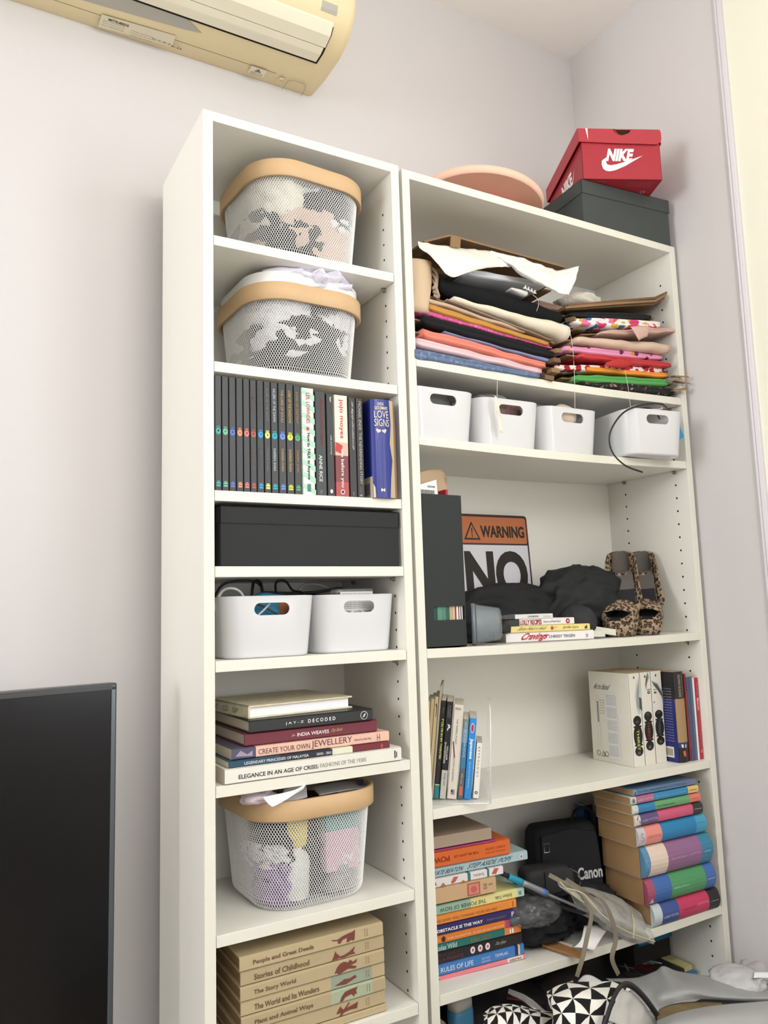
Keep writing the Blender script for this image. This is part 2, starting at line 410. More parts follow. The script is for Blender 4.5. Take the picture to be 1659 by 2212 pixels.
# ============================================================ AIR CONDITIONER
ACB = mat((232, 213, 165), .4, .4, var=.03, vscale=4); ACF = mat((233, 225, 200), .45, .35, var=.02, vscale=6)
ACD = mat((30, 28, 25), .8, .2); ACG = mat((176, 172, 160), .6, .3)
def air_conditioner():
    x1 = .366; x0 = x1 - .80; o = (x0, YB, 2.354)
    r = thing('air_conditioner', 'yellowed wall-mounted split air conditioner high above the narrow bookcase', 'air conditioner', o)
    # profile (y, z) relative to the wall and the underside
    P = [(0, .009), (-.071, 0), (-.105, .0), (-.156, .001), (-.202, .0145), (-.232, .048), (-.241, .075), (-.243, .13), (-.232, .2), (-.20, .262), (-.14, .285), (0, .285)]
    w = .80
    # body with the outlet recess left open between y -.112 and -.235
    b = MB(); n = len(P)
    def ring(x, s=1.0, dz=0): return [(x, p[0] * s, p[1] * s + dz) for p in P]
    ends = [(0, .965), (.006, .99), (.014, 1), (w - .014, 1), (w - .006, .99), (w, .965)]
    b.loft([[(x, p[0] * s if p[0] else 0, .14 + (p[1] - .14) * s) for p in P] for x, s in ends], ACB)
    b.build('body', r, smooth=True, bevel=.001)
    def U(x, y, z=-.0008): return (x - x0, y - YB, z)
    # surface height under the unit at depth d (negative y)
    def sz(y):
        for i in range(len(P) - 1):
            a, c = P[i], P[i + 1]
            if c[0] <= y <= a[0] and a[0] != c[0]: return a[1] + (c[1] - a[1]) * (y - a[0]) / (c[0] - a[0])
        return .0
    def strip(name, xa, xb, ya, yb, mt, off, nn=8, thick=.002):
        m = MB(); rows = []
        for i in range(nn + 1):
            y = ya + (yb - ya) * i / nn; d = y - YB
            rows.append((d, sz(d)))
        prof = [(d, z - off) for d, z in rows] + [(d, z - off + thick + off) for d, z in reversed(rows)]
        m.prism(prof, xa - x0, xb - x0, mt); return m.build(name, r, smooth=False)
    strip('outlet_slot', x0 + .05, .322, .118, .207, ACD, .0012)
    strip('louver', x0 + .055, .316, .158, .198, ACF, .0045)
    strip('upper_louver', x0 + .055, .319, .1125, .1555, ACF, .0045)
    strip('lower_seam', x0 + .02, .255, .2805, .2818, mat((150, 132, 95), .6, .2), .0006, 1)
    # front sensor badge
    strip('badge', .285, .322, .0945, .103, ACG, .0012, 2)
    s = MB()
    s.add([U(-.30, .207), U(.03, .207), U(.068, .232), U(.03, .238), U(-.30, .262)], [(0, 1, 2, 3, 4)], ACG); o1 = s.build('vane_sticker', r)
    # small rating label with rows of print
    l = MB(); lab = mat((222, 212, 182), .5, .3)
    def fr(a, bb, eps): return U(a, bb, -.0009 - eps)
    l.add([U(-.127, .273), U(.022, .264), U(.022, .300), U(-.127, .312)], [(0, 1, 2, 3)], lab)
    put_text(l, 'MITSUBISHI', -.112, -.072, .284, .277, (60, 58, 50), fr, .02)
    for i in range(6):
        put_text(l, 'MODEL 220 240V 50Hz' if i % 2 else 'SPLIT TYPE ROOM AIR', -.122 + .058 * (i % 2), -.078 + .06 * (i % 2), .2885 + i * .0035, .2865 + i * .0035, (110, 104, 88), fr, .0)
    put_text(l, 'R22  AC 1PH  09', -.02, .018, .297, .292, (90, 84, 70), fr, .0)
    put_text(l, 'R-22', .021, .043, .300, .295, (50, 60, 40), fr, .02)
    l.build('rating_label', r)
    e = MB(); e.add([U(.195, .278), U(.232, .278), U(.232, .303), U(.195, .303)], [(0, 1, 2, 3)], mat((226, 218, 192), .5, .3))
    put_poly(e, [(.214, .281), (.222, .292), (.206, .292)], (120, 116, 100), fr)
    for i in range(3): put_text(e, 'ENERGY SAVE', .199, .228, .2965 + i * .0028, .2945 + i * .0028, (120, 116, 100), fr, 0)
    e.build('sticker', r)
    c = MB(); pts = [(.286, .3225), (.287, .292), (.292, .285), (.300, .281), (.322, .281), (.330, .286), (.333, .294), (.336, .3225)]
    c.tube([U(a, b_, -.0006) for a, b_ in pts], .0007, mat((165, 145, 105), .5, .3), 6)
    c.build('drain_cap', r)
    q = MB(); q.lathe([(0, -.003), (.0045, -.003), (.006, 0)], mat((205, 185, 140), .4, .4), 14); oo = q.build('screw', r); oo.location = U(.272, .290, -.001)
air_conditioner()

# ============================================================ TELEVISION
def television():
    a = Vector((-.1115, .12, 1.0275)); yaw = .16
    r = thing('television', 'black flat screen television with thin grey metal edge left of the narrow bookcase', 'television', (a.x, a.y, 1.0275 - .66), yaw)
    w, h = 1.36, .66
    b = MB(); fm = mat((34, 36, 38), .25, .6)
    b.box(-w, 0, .0, .028, 0, h, fm); b.build('back_shell', r, bevel=.002)
    f = MB(); f.box(-w + .011, -.011, -.0012, .004, .016, h - .011, mat((9, 9, 10), .22, .35)); f.build('screen', r)
    e = MB(); em = mat((96, 104, 110), .3, .6, metal=.7)
    e.box(-.010, -.0025, -.002, .004, .0, h - .004, em); e.box(-w, -.0025, -.002, .004, h - .011, h - .0045, mat((48, 48, 50), .35, .5)); e.build('bezel', r, bevel=.0008)
    s = MB(); s.box(-w * .5 - .22, -w * .5 + .22, -.08, .095, -.0365, -.026, fm); s.box(-w * .5 - .04, -w * .5 + .04, .005, .022, -.03, .02, fm); s.build('stand', r)
    c = thing('media_cabinet', 'low white cabinet that carries the television, below the picture', 'cabinet', (a.x - 1.30, -.36, 0))
    q = MB(); q.box(0, 1.26, 0, .66, 0, .33, SHELFM); q.build('body', c, bevel=.003)
television()

# ============================================================ TOP OF THE WIDE BOOKCASE
def lidded_box(label, w, d, h, lidh, loc, rz, col, lidcol=None, ov=.003, rough=.75, name='storage_box', lidrot=0):
    r = thing(name, label, 'box', loc, rz)
    cm = mat(col, rough, .25, var=.03, bump=.12, bscale=300, vscale=12); lm = mat(lidcol or col, rough, .25, var=.03, bump=.12, bscale=300, vscale=12)
    b = MB(); b.box(0, w, 0, d, 0, h - .003, cm); b.build('body', r, bevel=.0015)
    l = MB(); t = .0025
    l.box(-ov, w + ov, -ov, d + ov, h - t, h, lm)
    for q in ((-ov, w + ov, -ov, -ov + t), (-ov, w + ov, d + ov - t, d + ov), (-ov, -ov + t, -ov, d + ov), (w + ov - t, w + ov, -ov, d + ov)): l.box(*q, h - lidh, h, lm)
    l.build('lid', r, bevel=.0008)
    return r
db = lidded_box('dark grey lidded shoebox on top of the wide bookcase, under the red one', .272, .17, .120, .034, (.926, .024, 2.0195), -.083, (70, 75, 74), ov=.002)
def red_box():
    yaw = -.44; r = thing('shoe_box', 'red shoebox with a white swoosh tilted on the dark grey box', 'box', (.9307, .0219, 2.1405), yaw)
    w, L, h = .195, .262, .127
    rm = mat((176, 36, 50), .45, .4, var=.03, vscale=10); rm2 = mat((186, 48, 60), .45, .4, var=.02)
    t = .002
    b = MB()
    for q in ((0, w, 0, t), (0, w, L - t, L), (0, t, 0, L), (w - t, w, 0, L)): b.box(*q, 0, h - .008, rm)
    b.box(0, w, 0, L, 0, t, rm); b.build('body', r, bevel=.0006)
    l = MB(); ov = .0035
    xf = Matrix.Rotation(radians(-1.2), 4, 'X')
    l.box(-ov - .004, w + ov, -ov, L + ov, h, h + .002, rm2, xf)
    l.box(-ov - .004, -ov - .002, -ov, L + ov, h - .036, h, rm2, xf); l.box(w + ov - .002, w + ov, -ov, L + ov, h - .036, h, rm2, xf)
    l.box(-ov, w + ov, L + ov - .002, L + ov, h - .036, h, rm2, xf)
    # front flap with a finger notch
    pts = [(-ov - .004, h)] + [(w * .43, h)] + [(w * .52 + .022 * cos(pi + pi * i / 10), h - .016 * sin(pi * i / 10)) for i in range(11)] + [(w * .65, h), (w + ov - .006, h), (w + ov, h - .006)]
    pts += [(w + ov, h - .024), (w + ov - .003, h - .032), (w + ov - .012, h - .038), (w * .5, h - .037), (-ov, h - .034), (-ov - .004, h - .034)]
    pts = [p for i, p in enumerate(pts) if i == 0 or p != pts[i - 1]]
    vs = [(x, -ov - .001, z) for x, z in pts] + [(x, -ov + .001, z) for x, z in pts]; n = len(pts)
    bm = bmesh.new(); fr_ = [bm.verts.new(v) for v in vs[:n]]; f = bm.faces.new(fr_); bmesh.ops.triangulate(bm, faces=[f])
    bm.verts.index_update(); tri = [tuple(v.index for v in ff.verts) for ff in bm.faces]; bm.free()
    l.add(vs, tri + [tuple(n + a for a in q[::-1]) for q in tri] + [(i, (i + 1) % n, n + (i + 1) % n, n + i) for i in range(n)], rm2)
    l.build('lid', r)
    nd = MB(); nd.add([(w * .52 + .021 * cos(pi + pi * i / 12), -.0008, h - .0165 * sin(pi * i / 12) - .0005) for i in range(13)], [tuple(range(13))], mat((52, 38, 20), .9, .1)); nd.build('finger_notch', r)
    p = MB(); wh = (246, 240, 236)
    F = lambda a, b_, e: (a, -e - .0003, b_)
    sw = [(.048, .046), (.0475, .036), (.050, .027), (.056, .0215), (.066, .020), (.080, .023), (.105, .034), (.1505, .0615), (.110, .0465), (.085, .0385), (.070, .0355), (.061, .0375), (.0585, .044), (.061, .056), (.053, .051)]
    put_poly(p, sw, wh, F)
    put_text(p, 'NIKE', .062, .126, .046, .078, wh, F, .055, .12, eps=.0007)
    G = lambda a, b_, e: (-e - .0003, a, b_)
    put_text(p, 'NIKE', .155, .075, .028, .066, wh, G, .05, -.1)
    put_poly(p, [(.072, .034), (.055, .058), (.066, .034), (.075, .028)], wh, G)
    # lid stripe
    F2 = lambda a, b_, e: (a, -ov - .0012 - e, b_)
    put_poly(p, [(.011, h), (.0165, h), (.0165, h - .030)], wh, F2)
    B = lambda a, b_, e: (a, b_, -e - .0003)
    gr = (200, 120, 125)
    for i in range(4): put_text(p, 'MADE IN VIETNAM FABRIQUE AU VIETNAM', .115, .178, .012 + i * .006, .009 + i * .006, gr, B, 0)
    put_text(p, 'PRODUCED UNDER LICENSE', .012, .06, .010, .007, gr, B, 0)
    p.add([(.168 + rr * cos(2 * pi * i / 20), .055 + rr * sin(2 * pi * i / 20), -.0006) for rr in (.006, .0048) for i in range(20)], [(i, (i + 1) % 20, 20 + (i + 1) % 20, 20 + i) for i in range(20)], mat((225, 200, 200), .5, .3))
    p.build('box_print', r)
red_box()
def hat():
    r = thing('hat', 'pale peach wide-brimmed hat lying crown down beside the shoeboxes', 'hat', (.728, .166, 2.0195))
    hm = mat((238, 186, 160), .8, .15, var=.04, bump=.25, bscale=500); hb = mat((240, 196, 172), .75, .15)
    n = 56; R = .152
    def tilt(x, y, z): return (x, y, z + .03 * (-x / R) * .4 + .035 * (y / R) * .1)
    def ring(r_, z, dr=0): return [tilt((r_ + dr) * cos(2 * pi * i / n), (r_ + dr) * .98 * sin(2 * pi * i / n), z + .002 * sin(4 * pi * i / n)) for i in range(n)]
    b = MB(); b.loft([ring(.078, .062), ring(.11, .066), ring(R - .003, .068)], mat((222, 166, 142), .85, .1, var=.04, bump=.25, bscale=500), cap=False)
    b.loft([ring(R - .003, .068), ring(R + .001, .070), ring(R + .002, .084), ring(R - .003, .086), ring(.11, .080), ring(.074, .076)], hb, cap=False)
    b.build('brim', r, smooth=True)
    c = MB(); c.loft([ring(.078, .062), ring(.082, .05), ring(.080, .025), [(x, y, .006) for x, y, z in ring(.070, 0)], [(x, y, .001) for x, y, z in ring(.05, 0)], [(x, y, .0005) for x, y, z in ring(.005, 0)]], mat((238, 168, 160), .8, .15, bump=.25, bscale=500), cap=True)
    c.build('crown', r, smooth=True)
    d_ = MB(); d_.loft([ring(.0795, .062), ring(.0835, .058), ring(.083, .046), ring(.079, .046)], mat((214, 140, 130), .6, .3), cap=False); d_.build('hat_band', r, smooth=True)
hat()

# ============================================================ WIRE BASKETS
WIRE = mat((236, 236, 234), .4, .4); BIRCH = mat((212, 174, 126), .45, .35, var=.10, vscale=5, bump=.05, bscale=60)
BIRCH2 = mat((232, 200, 160), .45, .35, var=.06, vscale=4)
def perim(w, d, r, n):
    """n points equally spaced round a rounded rectangle, with w/d/r given per call"""
    segs = [('l', (w - 2 * r)), ('a', pi / 2 * r), ('l', (d - 2 * r)), ('a', pi / 2 * r)] * 2
    tot = sum(s[1] for s in segs); out = []
    for k in range(n):
        s = k / n * tot; i = 0
        while s > segs[i][1]: s -= segs[i][1]; i += 1
        x, y, a = -w / 2 + r, -d / 2, 0
        for j in range(i):
            if segs[j][0] == 'l': x += cos(a) * segs[j][1]; y += sin(a) * segs[j][1]
            else:
                cx, cy = x - r * sin(a), y + r * cos(a); a += pi / 2; x, y = cx + r * sin(a), cy - r * cos(a)
        if segs[i][0] == 'l': x += cos(a) * s; y += sin(a) * s
        else:
            cx, cy = x - r * sin(a), y + r * cos(a); a2 = a + s / r; x, y = cx + r * sin(a2), cy - r * cos(a2)
        out.append((x, y))
    return out
BW, BD, BH = .238, .245, .160
PN = 312
PERI = perim(BW, BD, .072, PN)
def bprof(f):
    """height and scale of the basket wall at fraction f from the bottom"""
    if f < .12:
        a = f / .12 * pi / 2; return .020 * (1 - cos(a)), .80 + .075 * sin(a)
    g = (f - .12) / .88; return .020 + (BH - .020) * g, .875 + .105 * g
def bpt(i, f, inn=0):
    x, y = PERI[i % PN]; z, s = bprof(f); q = hypot(x, y); k = s - inn / q
    return (x * k, y * k, z + (inn if f < .05 else 0))
def wire_mesh_data():
    mb = MB(); rows = 40
    hs = .75
    for j in range(rows):
        for i in range(0, PN, 2):
            c = i + (j % 2)
            f0, f1, fm = max((j - 1) / rows, 0), min((j + 1) / rows, 1), j / rows
            if j == 0: continue
            L_, R_, B_, T_ = bpt(c - 1, fm), bpt(c + 1, fm), bpt(c, f0), bpt(c, f1)
            C = bpt(c, fm)
            o = [Vector(p) for p in (B_, R_, T_, L_)]; cc = Vector(bpt(c, fm, .0008)); c0 = Vector(C)
            inner = [cc + (p - c0) * hs for p in o]
            mb.add([tuple(p) for p in o] + [tuple(p) for p in inner], [(k, (k + 1) % 4, 4 + (k + 1) % 4, 4 + k) for k in range(4)], WIRE)
    return mb
_wm = wire_mesh_data()
WIREME = bpy.data.meshes.new('wire_mesh'); WIREME.from_pydata(_wm.v, [], _wm.f); WIREME.materials.append(WIRE); del _wm
def inside(cx, cy, yaw, z0, gap=.004):
    """clamp a world point to the inside of a basket"""
    ca, sa = cos(-yaw), sin(-yaw)
    def f(p, ex=0):
        x, y = p.x - cx, p.y - cy; x, y = x * ca - y * sa, x * sa + y * ca
        h = p.z - z0
        g = min(max((h - .02) / (BH - .02), 0), 1.2); s = (.875 + .105 * g) if h > .02 else .80 + .075 * sqrt(max(0, 1 - ((.02 - max(h, 0)) / .02) ** 2))
        hx, hy, r_ = BW / 2 * s - gap - ex, BD / 2 * s - gap - ex, .072 * s
        ax, ay = abs(x), abs(y)
        dx, dy = max(ax - (hx - r_), 0), max(ay - (hy - r_), 0); dd = hypot(dx, dy)
        if dd > r_ and dd > 0:
            kx = dx / dd * r_; ky = dy / dd * r_
            if dx > 0: ax = hx - r_ + kx
            if dy > 0: ay = hy - r_ + ky
        x, y = math.copysign(ax, x), math.copysign(ay, y)
        x, y = x * ca + y * sa, -x * sa + y * ca
        return (cx + x, cy + y, max(p.z, z0 + gap + .001))
    return f
def basket(label, cx, cy, z, yaw, rim0=.150, collar=False):
    r = thing('wire_basket', label, 'basket', (cx, cy, z), yaw, 'white mesh baskets with birch rims')
    new('wire_mesh', WIREME, r)
    b = MB(); k = 3
    b.loft([[(x * .80, y * .80, .0012) for x, y in PERI[::4]], [(x * .80, y * .80, .0004) for x, y in PERI[::4]]], WIRE); b.build('base_plate', r)
    for zz, s, q in ((BH, .982, .0022),):
        w = MB(); pts = [(x * s, y * s, zz) for x, y in PERI[::4]]; pts.append(pts[0]); pts.append(pts[1]); w.tube(pts, q, WIRE, 6, cap=False)
        w.build('wire_hoop', r, smooth=True)
    R = MB(); o, i_, h = [], [], .033
    rw, rd, rr = BW + .014, BD + .014, .082
    pr = perim(rw, rd, rr, 96)
    def ring(s, zz): return [(x * (1 - s / hypot(x, y)), y * (1 - s / hypot(x, y)), zz) for x, y in pr]
    rings = [ring(.0015, rim0), ring(0, rim0 + .0015), ring(0, rim0 + h - .0015), ring(.0015, rim0 + h), ring(.007, rim0 + h), ring(.008, rim0 + h - .002), ring(.008, rim0 + .001), ring(.0015, rim0)]
    R.loft(rings, BIRCH, cap=False); R.build('birch_rim', r, smooth=True, bevel=0)
    if collar:
        c = MB(); rg = lambda s, zz: [(x * s, y * s, zz) for x, y in PERI[::3]]
        c.loft([rg(.985, BH), rg(.99, rim0 + h + .022), rg(.975, rim0 + h + .023), rg(.97, BH)], mat((238, 237, 232), .5, .3), cap=False); c.build('white_liner', r, smooth=True)
    return r
WHC = mat((232, 232, 236), .85, .1, bump=.3, bscale=120); BLC = mat((27, 27, 29), .85, .15, bump=.3, bscale=200); BGC = mat((214, 184, 166), .85, .1, bump=.2, bscale=150)
CRC = mat((235, 229, 212), .85, .1, bump=.3, bscale=120)
CB1 = (.221, .134, 1.790, .07); CB2 = (.214, .136, 1.5635, .03); CB3 = (.212, .134, .6385, .03)
basket('mesh basket with birch rim on the topmost shelf, beige and black clothes inside', *CB1)
basket('mesh basket with birch rim on the second shelf, a lilac cloth heaped on it', *CB2, rim0=.137, collar=True)
basket('mesh basket with birch rim and papers on the lower shelf', *CB3)
def fill(cb, items):
    for i, (lab, nm, x, y, z, rx, ry, rz_, mt, gap, sd) in enumerate(items):
        cx, cy, z0, yaw = cb
        crumple(nm, (cx + x, cy + y, z0 + z), (rx, ry, rz_), mt, seed=sd, amp=.42, clampf=inside(cx, cy, yaw, z0, gap), label=lab, cat='clothing' if nm != 'plastic_bag' else 'bag', sub=4)
fill(CB1, [
 ('beige garment filling the right half of the topmost basket', 'garment', .02, .0, .05, .13, .14, .075, BGC, .0048, 11),
 ('black garment low in the middle of the topmost basket', 'garment', -.02, -.06, .028, .060, .10, .056, BLC, .0034, 3),
 ('dark grey garment at the left side of the topmost basket', 'garment', -.095, -.02, .05, .05, .11, .055, mat((40, 42, 44), .85, .15), .005, 5),
 ('cream garment at the upper left of the topmost basket', 'garment', -.06, .0, .115, .08, .13, .062, CRC, .0055, 8),
 ('white crumpled garment along the right of the topmost basket', 'garment', .075, -.03, .090, .05, .10, .020, WHC, .0044, 21),
 ('black garment at the upper right of the topmost basket', 'garment', .050, -.05, .122, .070, .10, .034, BLC, .0034, 15),
 ('white garment poking over the birch rim of the topmost basket', 'garment', .02, .02, .155, .075, .08, .045, WHC, .006, 13)])
fill(CB2, [
 ('black garment in the bottom of the second basket', 'garment', .03, -.01, .04, .18, .17, .078, BLC, .0036, 4),
 ('white garment across the middle of the second basket', 'garment', -.03, -.01, .085, .115, .14, .052, WHC, .0052, 6),
 ('grey-white garment at the right of the second basket', 'garment', .08, -.01, .105, .07, .14, .055, mat((222, 222, 226), .85, .1), .0056, 9),
 ('black garment wedged in the upper middle of the second basket', 'garment', -.005, -.08, .100, .045, .055, .026, BLC, .0040, 12),
 ('white garment at the upper left of the second basket', 'garment', -.06, -.02, .130, .075, .12, .030, WHC, .0048, 18)])
crumple('garment', (.235, .11, 1.757), (.088, .10, .028), mat((226, 222, 236), .8, .15, bump=.2, bscale=100), seed=31, amp=.55, fs=2.6, label='pale lilac cloth heaped on top of the second basket', cat='clothing')
sheet('cloth_flap', [[(.125, .05, 1.766), (.16, .03, 1.771), (.20, .03, 1.768)], [(.128, .04, 1.752), (.16, .02, 1.758), (.20, .015, 1.757)]], mat((228, 224, 238), .8, .15), 12, 5, .002, 40, label='corner of lilac cloth sticking out left of the heap', cat='clothing')
fill(CB3, [
 ('black pouch filling the left back of the paper basket', 'pouch', -.04, .03, .07, .12, .12, .085, mat((33, 33, 38), .8, .2), .008, 2),
 ('dark red packet behind the papers in the paper basket', 'packet', .03, .02, .09, .10, .10, .065, mat((96, 28, 40), .7, .2), .0075, 7),
 ('purple cloth bag at the lower left of the paper basket', 'pouch', -.075, -.03, .04, .055, .09, .045, mat((148, 112, 176), .8, .2), .005, 10),
 ('grey crumpled packet at the lower right of the paper basket', 'packet', .065, -.02, .035, .06, .10, .036, mat((150, 148, 146), .7, .2), .0052, 14),
 ('white plastic bag between the purple pouch and bottle', 'plastic_bag', -.085, -.05, .085, .045, .06, .02, mat((226, 230, 230), .5, .3), .0045, 17),
 ('white tissue packet at the lower right of the paper basket', 'packet', .06, -.07, .062, .028, .04, .018, WHC, .0044, 19)])
def bas3(x, y, z): 
    cx, cy, z0, yaw = CB3; return (cx + x * cos(yaw) - y * sin(yaw), cy + x * sin(yaw) + y * cos(yaw), z0 + z)
def bottle():
    r = thing('spray_bottle', 'white bottle with yellow cap standing in the paper basket', 'bottle', bas3(-.042, -.083, .012), .2, ry=.05)
    b = MB(); b.lathe([(0, 0), (.018, 0), (.023, .004), (.024, .06), (.020, .076), (.012, .083), (.012, .086)], mat((232, 232, 230), .4, .4), 20); b.build('bottle_body', r, smooth=True)
    c = MB(); c.lathe([(.013, .084), (.017, .088), (.020, .100), (.020, .128), (.016, .132), (0, .132)], mat((236, 214, 78), .5, .4), 6); c.build('cap', r)
bottle()
lb = lidded_box('small pink box with a teal lid inside the paper basket', .066, .03, .100, .032, bas3(.008, -.104, .048), .05, (222, 178, 196), (88, 158, 154), ov=.001, name='gift_box')
PAPER = mat((244, 243, 240), .8, .1)
def paper(label, rows, mt=None, lines=0, nu=14, nv=8, name='paper', cat='paper', amp=0, seed=0):
    o = sheet(name, rows, mt or PAPER, nu, nv, amp, 30, seed, .0004, label=label, cat=cat)
    return o
paper('white sheet with a curled corner hanging over the rim of the paper basket', [[at(568, 1722, y=.005), at(640, 1705, y=.0), at(665, 1683, y=.012)], [at(578, 1735, y=.0), at(625, 1722, y=-.006), at(661, 1693, y=.0)], [at(588, 1743, y=-.004), at(605, 1735, y=-.006), at(655, 1705, y=.0)]])
paper('printed sheet standing behind the curled white sheet', [[at(612, 1705, y=.06), at(640, 1694, y=.06), at(661, 1690, y=.06)], [at(608, 1732, y=.035), at(640, 1728, y=.035), at(664, 1722, y=.035)]], mat((214, 212, 214), .8, .1))
paper('grey printed sheet lying across the right of the paper basket', [[at(672, 1700, y=.10), at(730, 1688, y=.12), at(790, 1686, y=.14)], [at(690, 1718, y=.04), at(745, 1708, y=.04), at(800, 1700, y=.06)]], mat((206, 204, 204), .8, .1))
crumple('tulle_bag', at(558, 1722, y=.04), (.028, .02, .010), mat((232, 214, 222), .8, .1, bump=.5, bscale=300), seed=5, amp=.7, label='white net bag curled at the left of the paper basket', cat='bag', sub=3)
sheet('blue_wrapper', [[at(772, 1686, y=.09), at(784, 1684, y=.09)], [at(778, 1700, y=.075), at(784, 1706, y=.075)]], mat((66, 66, 150), .5, .4), 4, 4, label='blue wrapper corner at the right of the paper basket', cat='wrapper')

# ============================================================ NARROW BOOKCASE, BOOK ROW
def px_row(z, edges, y, tops, L=None): pass
zb = 1.3412
cols = [(58, 176, 168), (112, 186, 148), (84, 118, 204), (240, 146, 92), (238, 118, 108), (176, 92, 80), (40, 160, 222), (238, 232, 108), (34, 172, 190), (108, 138, 220), (204, 214, 62), (76, 168, 120)]
names = ['turquoise', 'light green', 'blue', 'orange', 'coral', 'brick red', 'sky blue', 'pale yellow', 'cyan', 'periwinkle', 'lime', 'green']
ti = ['', '', '', '', '', 'VAMPIRE PRINCE', 'HUNTERS OF THE DUSK', 'ALLIES OF THE NIGHT', 'KILLERS OF THE DAWN', 'THE LAKE OF SOULS', 'LORD OF THE SHADOWS', 'SONS OF DESTINY']
tcol = [None] * 5 + [(98, 88, 82), (88, 88, 90), (110, 110, 108), (170, 182, 186), (176, 140, 90), (186, 150, 72), (150, 116, 70)]
ex = [.0200, .0325, .0452, .0580, .0704, .0829, .0955, .1082, .1211, .1354, .1498, .1648, .1788]
for i in range(12):
    c = cols[i]; T = ex[i + 1] - ex[i] - .0004
    tx = [(str(i + 1), .475, .493, .42, .62, (20, 20, 20), .02)]
    if ti[i]: tx += [(ti[i], .06 if i != 5 else .12, .36 if i != 5 else .30, .30, .66, tcol[i], .015), ('DARREN SHAN', .60, .80, .30, .64, tcol[i], .015)]
    po = [(disc(.487, .5, .030, .36, 18), c), (disc(.452, .5, .010, .26, 12), tuple(int(q * .8) for q in c)),
          ([(.930, .22), (.944, .22), (.944, .80), (.930, .80)], c), ([(.950, .22), (.966, .22), (.966, .80), (.950, .80)], c), ([(.918, .34), (.927, .30), (.927, .72), (.918, .66)], c)]
    book('black paperback numbered %d with a %s emblem in the row of numbered black books' % (i + 1, names[i]), .198, T, .128, (ex[i], .003 + .0006 * (i % 3), zb), (34, 36, 38), vertical=True, txt=tx, polys=po, group='numbered black paperbacks in a row', rough=.38)
rays = []
for k in range(9):
    f = k / 9; rays.append(([(f, 0), (f + .045, 0), (min(f + .12, 1), 1), (min(f + .065, 1), 1)], (170, 210, 186)))
book('mint green striped paperback right of the numbered black books', .195, .0255, .128, (.1796, .003, zb), (214, 232, 214), vertical=True,
     polys=rays + [([(.90, .35), (.97, .35), (.97, .62), (.90, .62)], (70, 130, 110), .0005), (disc(.385, .45, .018, .12), (210, 60, 62), .0005)],
     txt=[('LEIL LOWNDES', .045, .335, .36, .64, (190, 60, 62), .01), ('How to TALK to Anyone', .425, .86, .34, .62, (26, 34, 32), .03)])
book('dark green-black paperback with a red script title beside the mint green one', .191, .0225, .125, (.2056, .003, zb), (38, 46, 46), vertical=True,
     txt=[('Interview with the Vampire', .07, .52, .40, .80, (150, 58, 54), .005, .1), ('ANNE RICE', .615, .87, .30, .58, (222, 220, 214), .01), ('Sphere', .95, .985, .25, .6, (150, 150, 150), 0)])
book('slim black paperback with small white lettering between two thicker books', .189, .0150, .125, (.2286, .003, zb), (30, 31, 33), vertical=True,
     txt=[('kaur', .03, .08, .48, .74, (220, 220, 220), .01), ('milk and honey', .41, .60, .44, .66, (215, 215, 215), .005)], polys=[(disc(.955, .5, .02, .18), (220, 220, 220))])
book('cream and crimson romance paperback with red lettering', .189, .0295, .125, (.2441, .003, zb), (226, 216, 194), vertical=True, bands=[(.47, .60, (206, 172, 148)), (.60, .86, (124, 42, 46)), (.86, 1, (176, 60, 60))],
     txt=[('jojo moyes', .04, .43, .34, .66, (206, 52, 56), .01), ('me before you', .54, .91, .36, .64, (240, 232, 224), .01)], polys=[(disc(.955, .5, .024, .14), (235, 230, 225)), (disc(.955, .5, .016, .09), (70, 50, 50), .0006), ([(.47, .1), (.50, .55), (.58, .45), (.56, .05)], (200, 60, 60))])
book('black paperback with white handwritten title beside the romance', .187, .0152, .125, (.2740, .003, zb), (32, 28, 28), vertical=True,
     txt=[('the Naughty Girls Guide to Life', .04, .52, .38, .68, (222, 216, 208), 0, .12), ('Sphere', .95, .985, .3, .6, (150, 150, 150), 0)])
book('black paperback with a long grey capital title left of the worn blue book', .187, .0150, .125, (.2896, .003, zb), (36, 32, 30), vertical=True,
     txt=[('MICHAEL ENDE  THE NEVERENDING STORY', .03, .87, .34, .70, (178, 172, 160), .005), ('BUCKET BOOKS', .90, .955, .3, .55, (130, 124, 116), 0)], polys=[(disc(.98, .45, .01, .18), (150, 145, 135))])
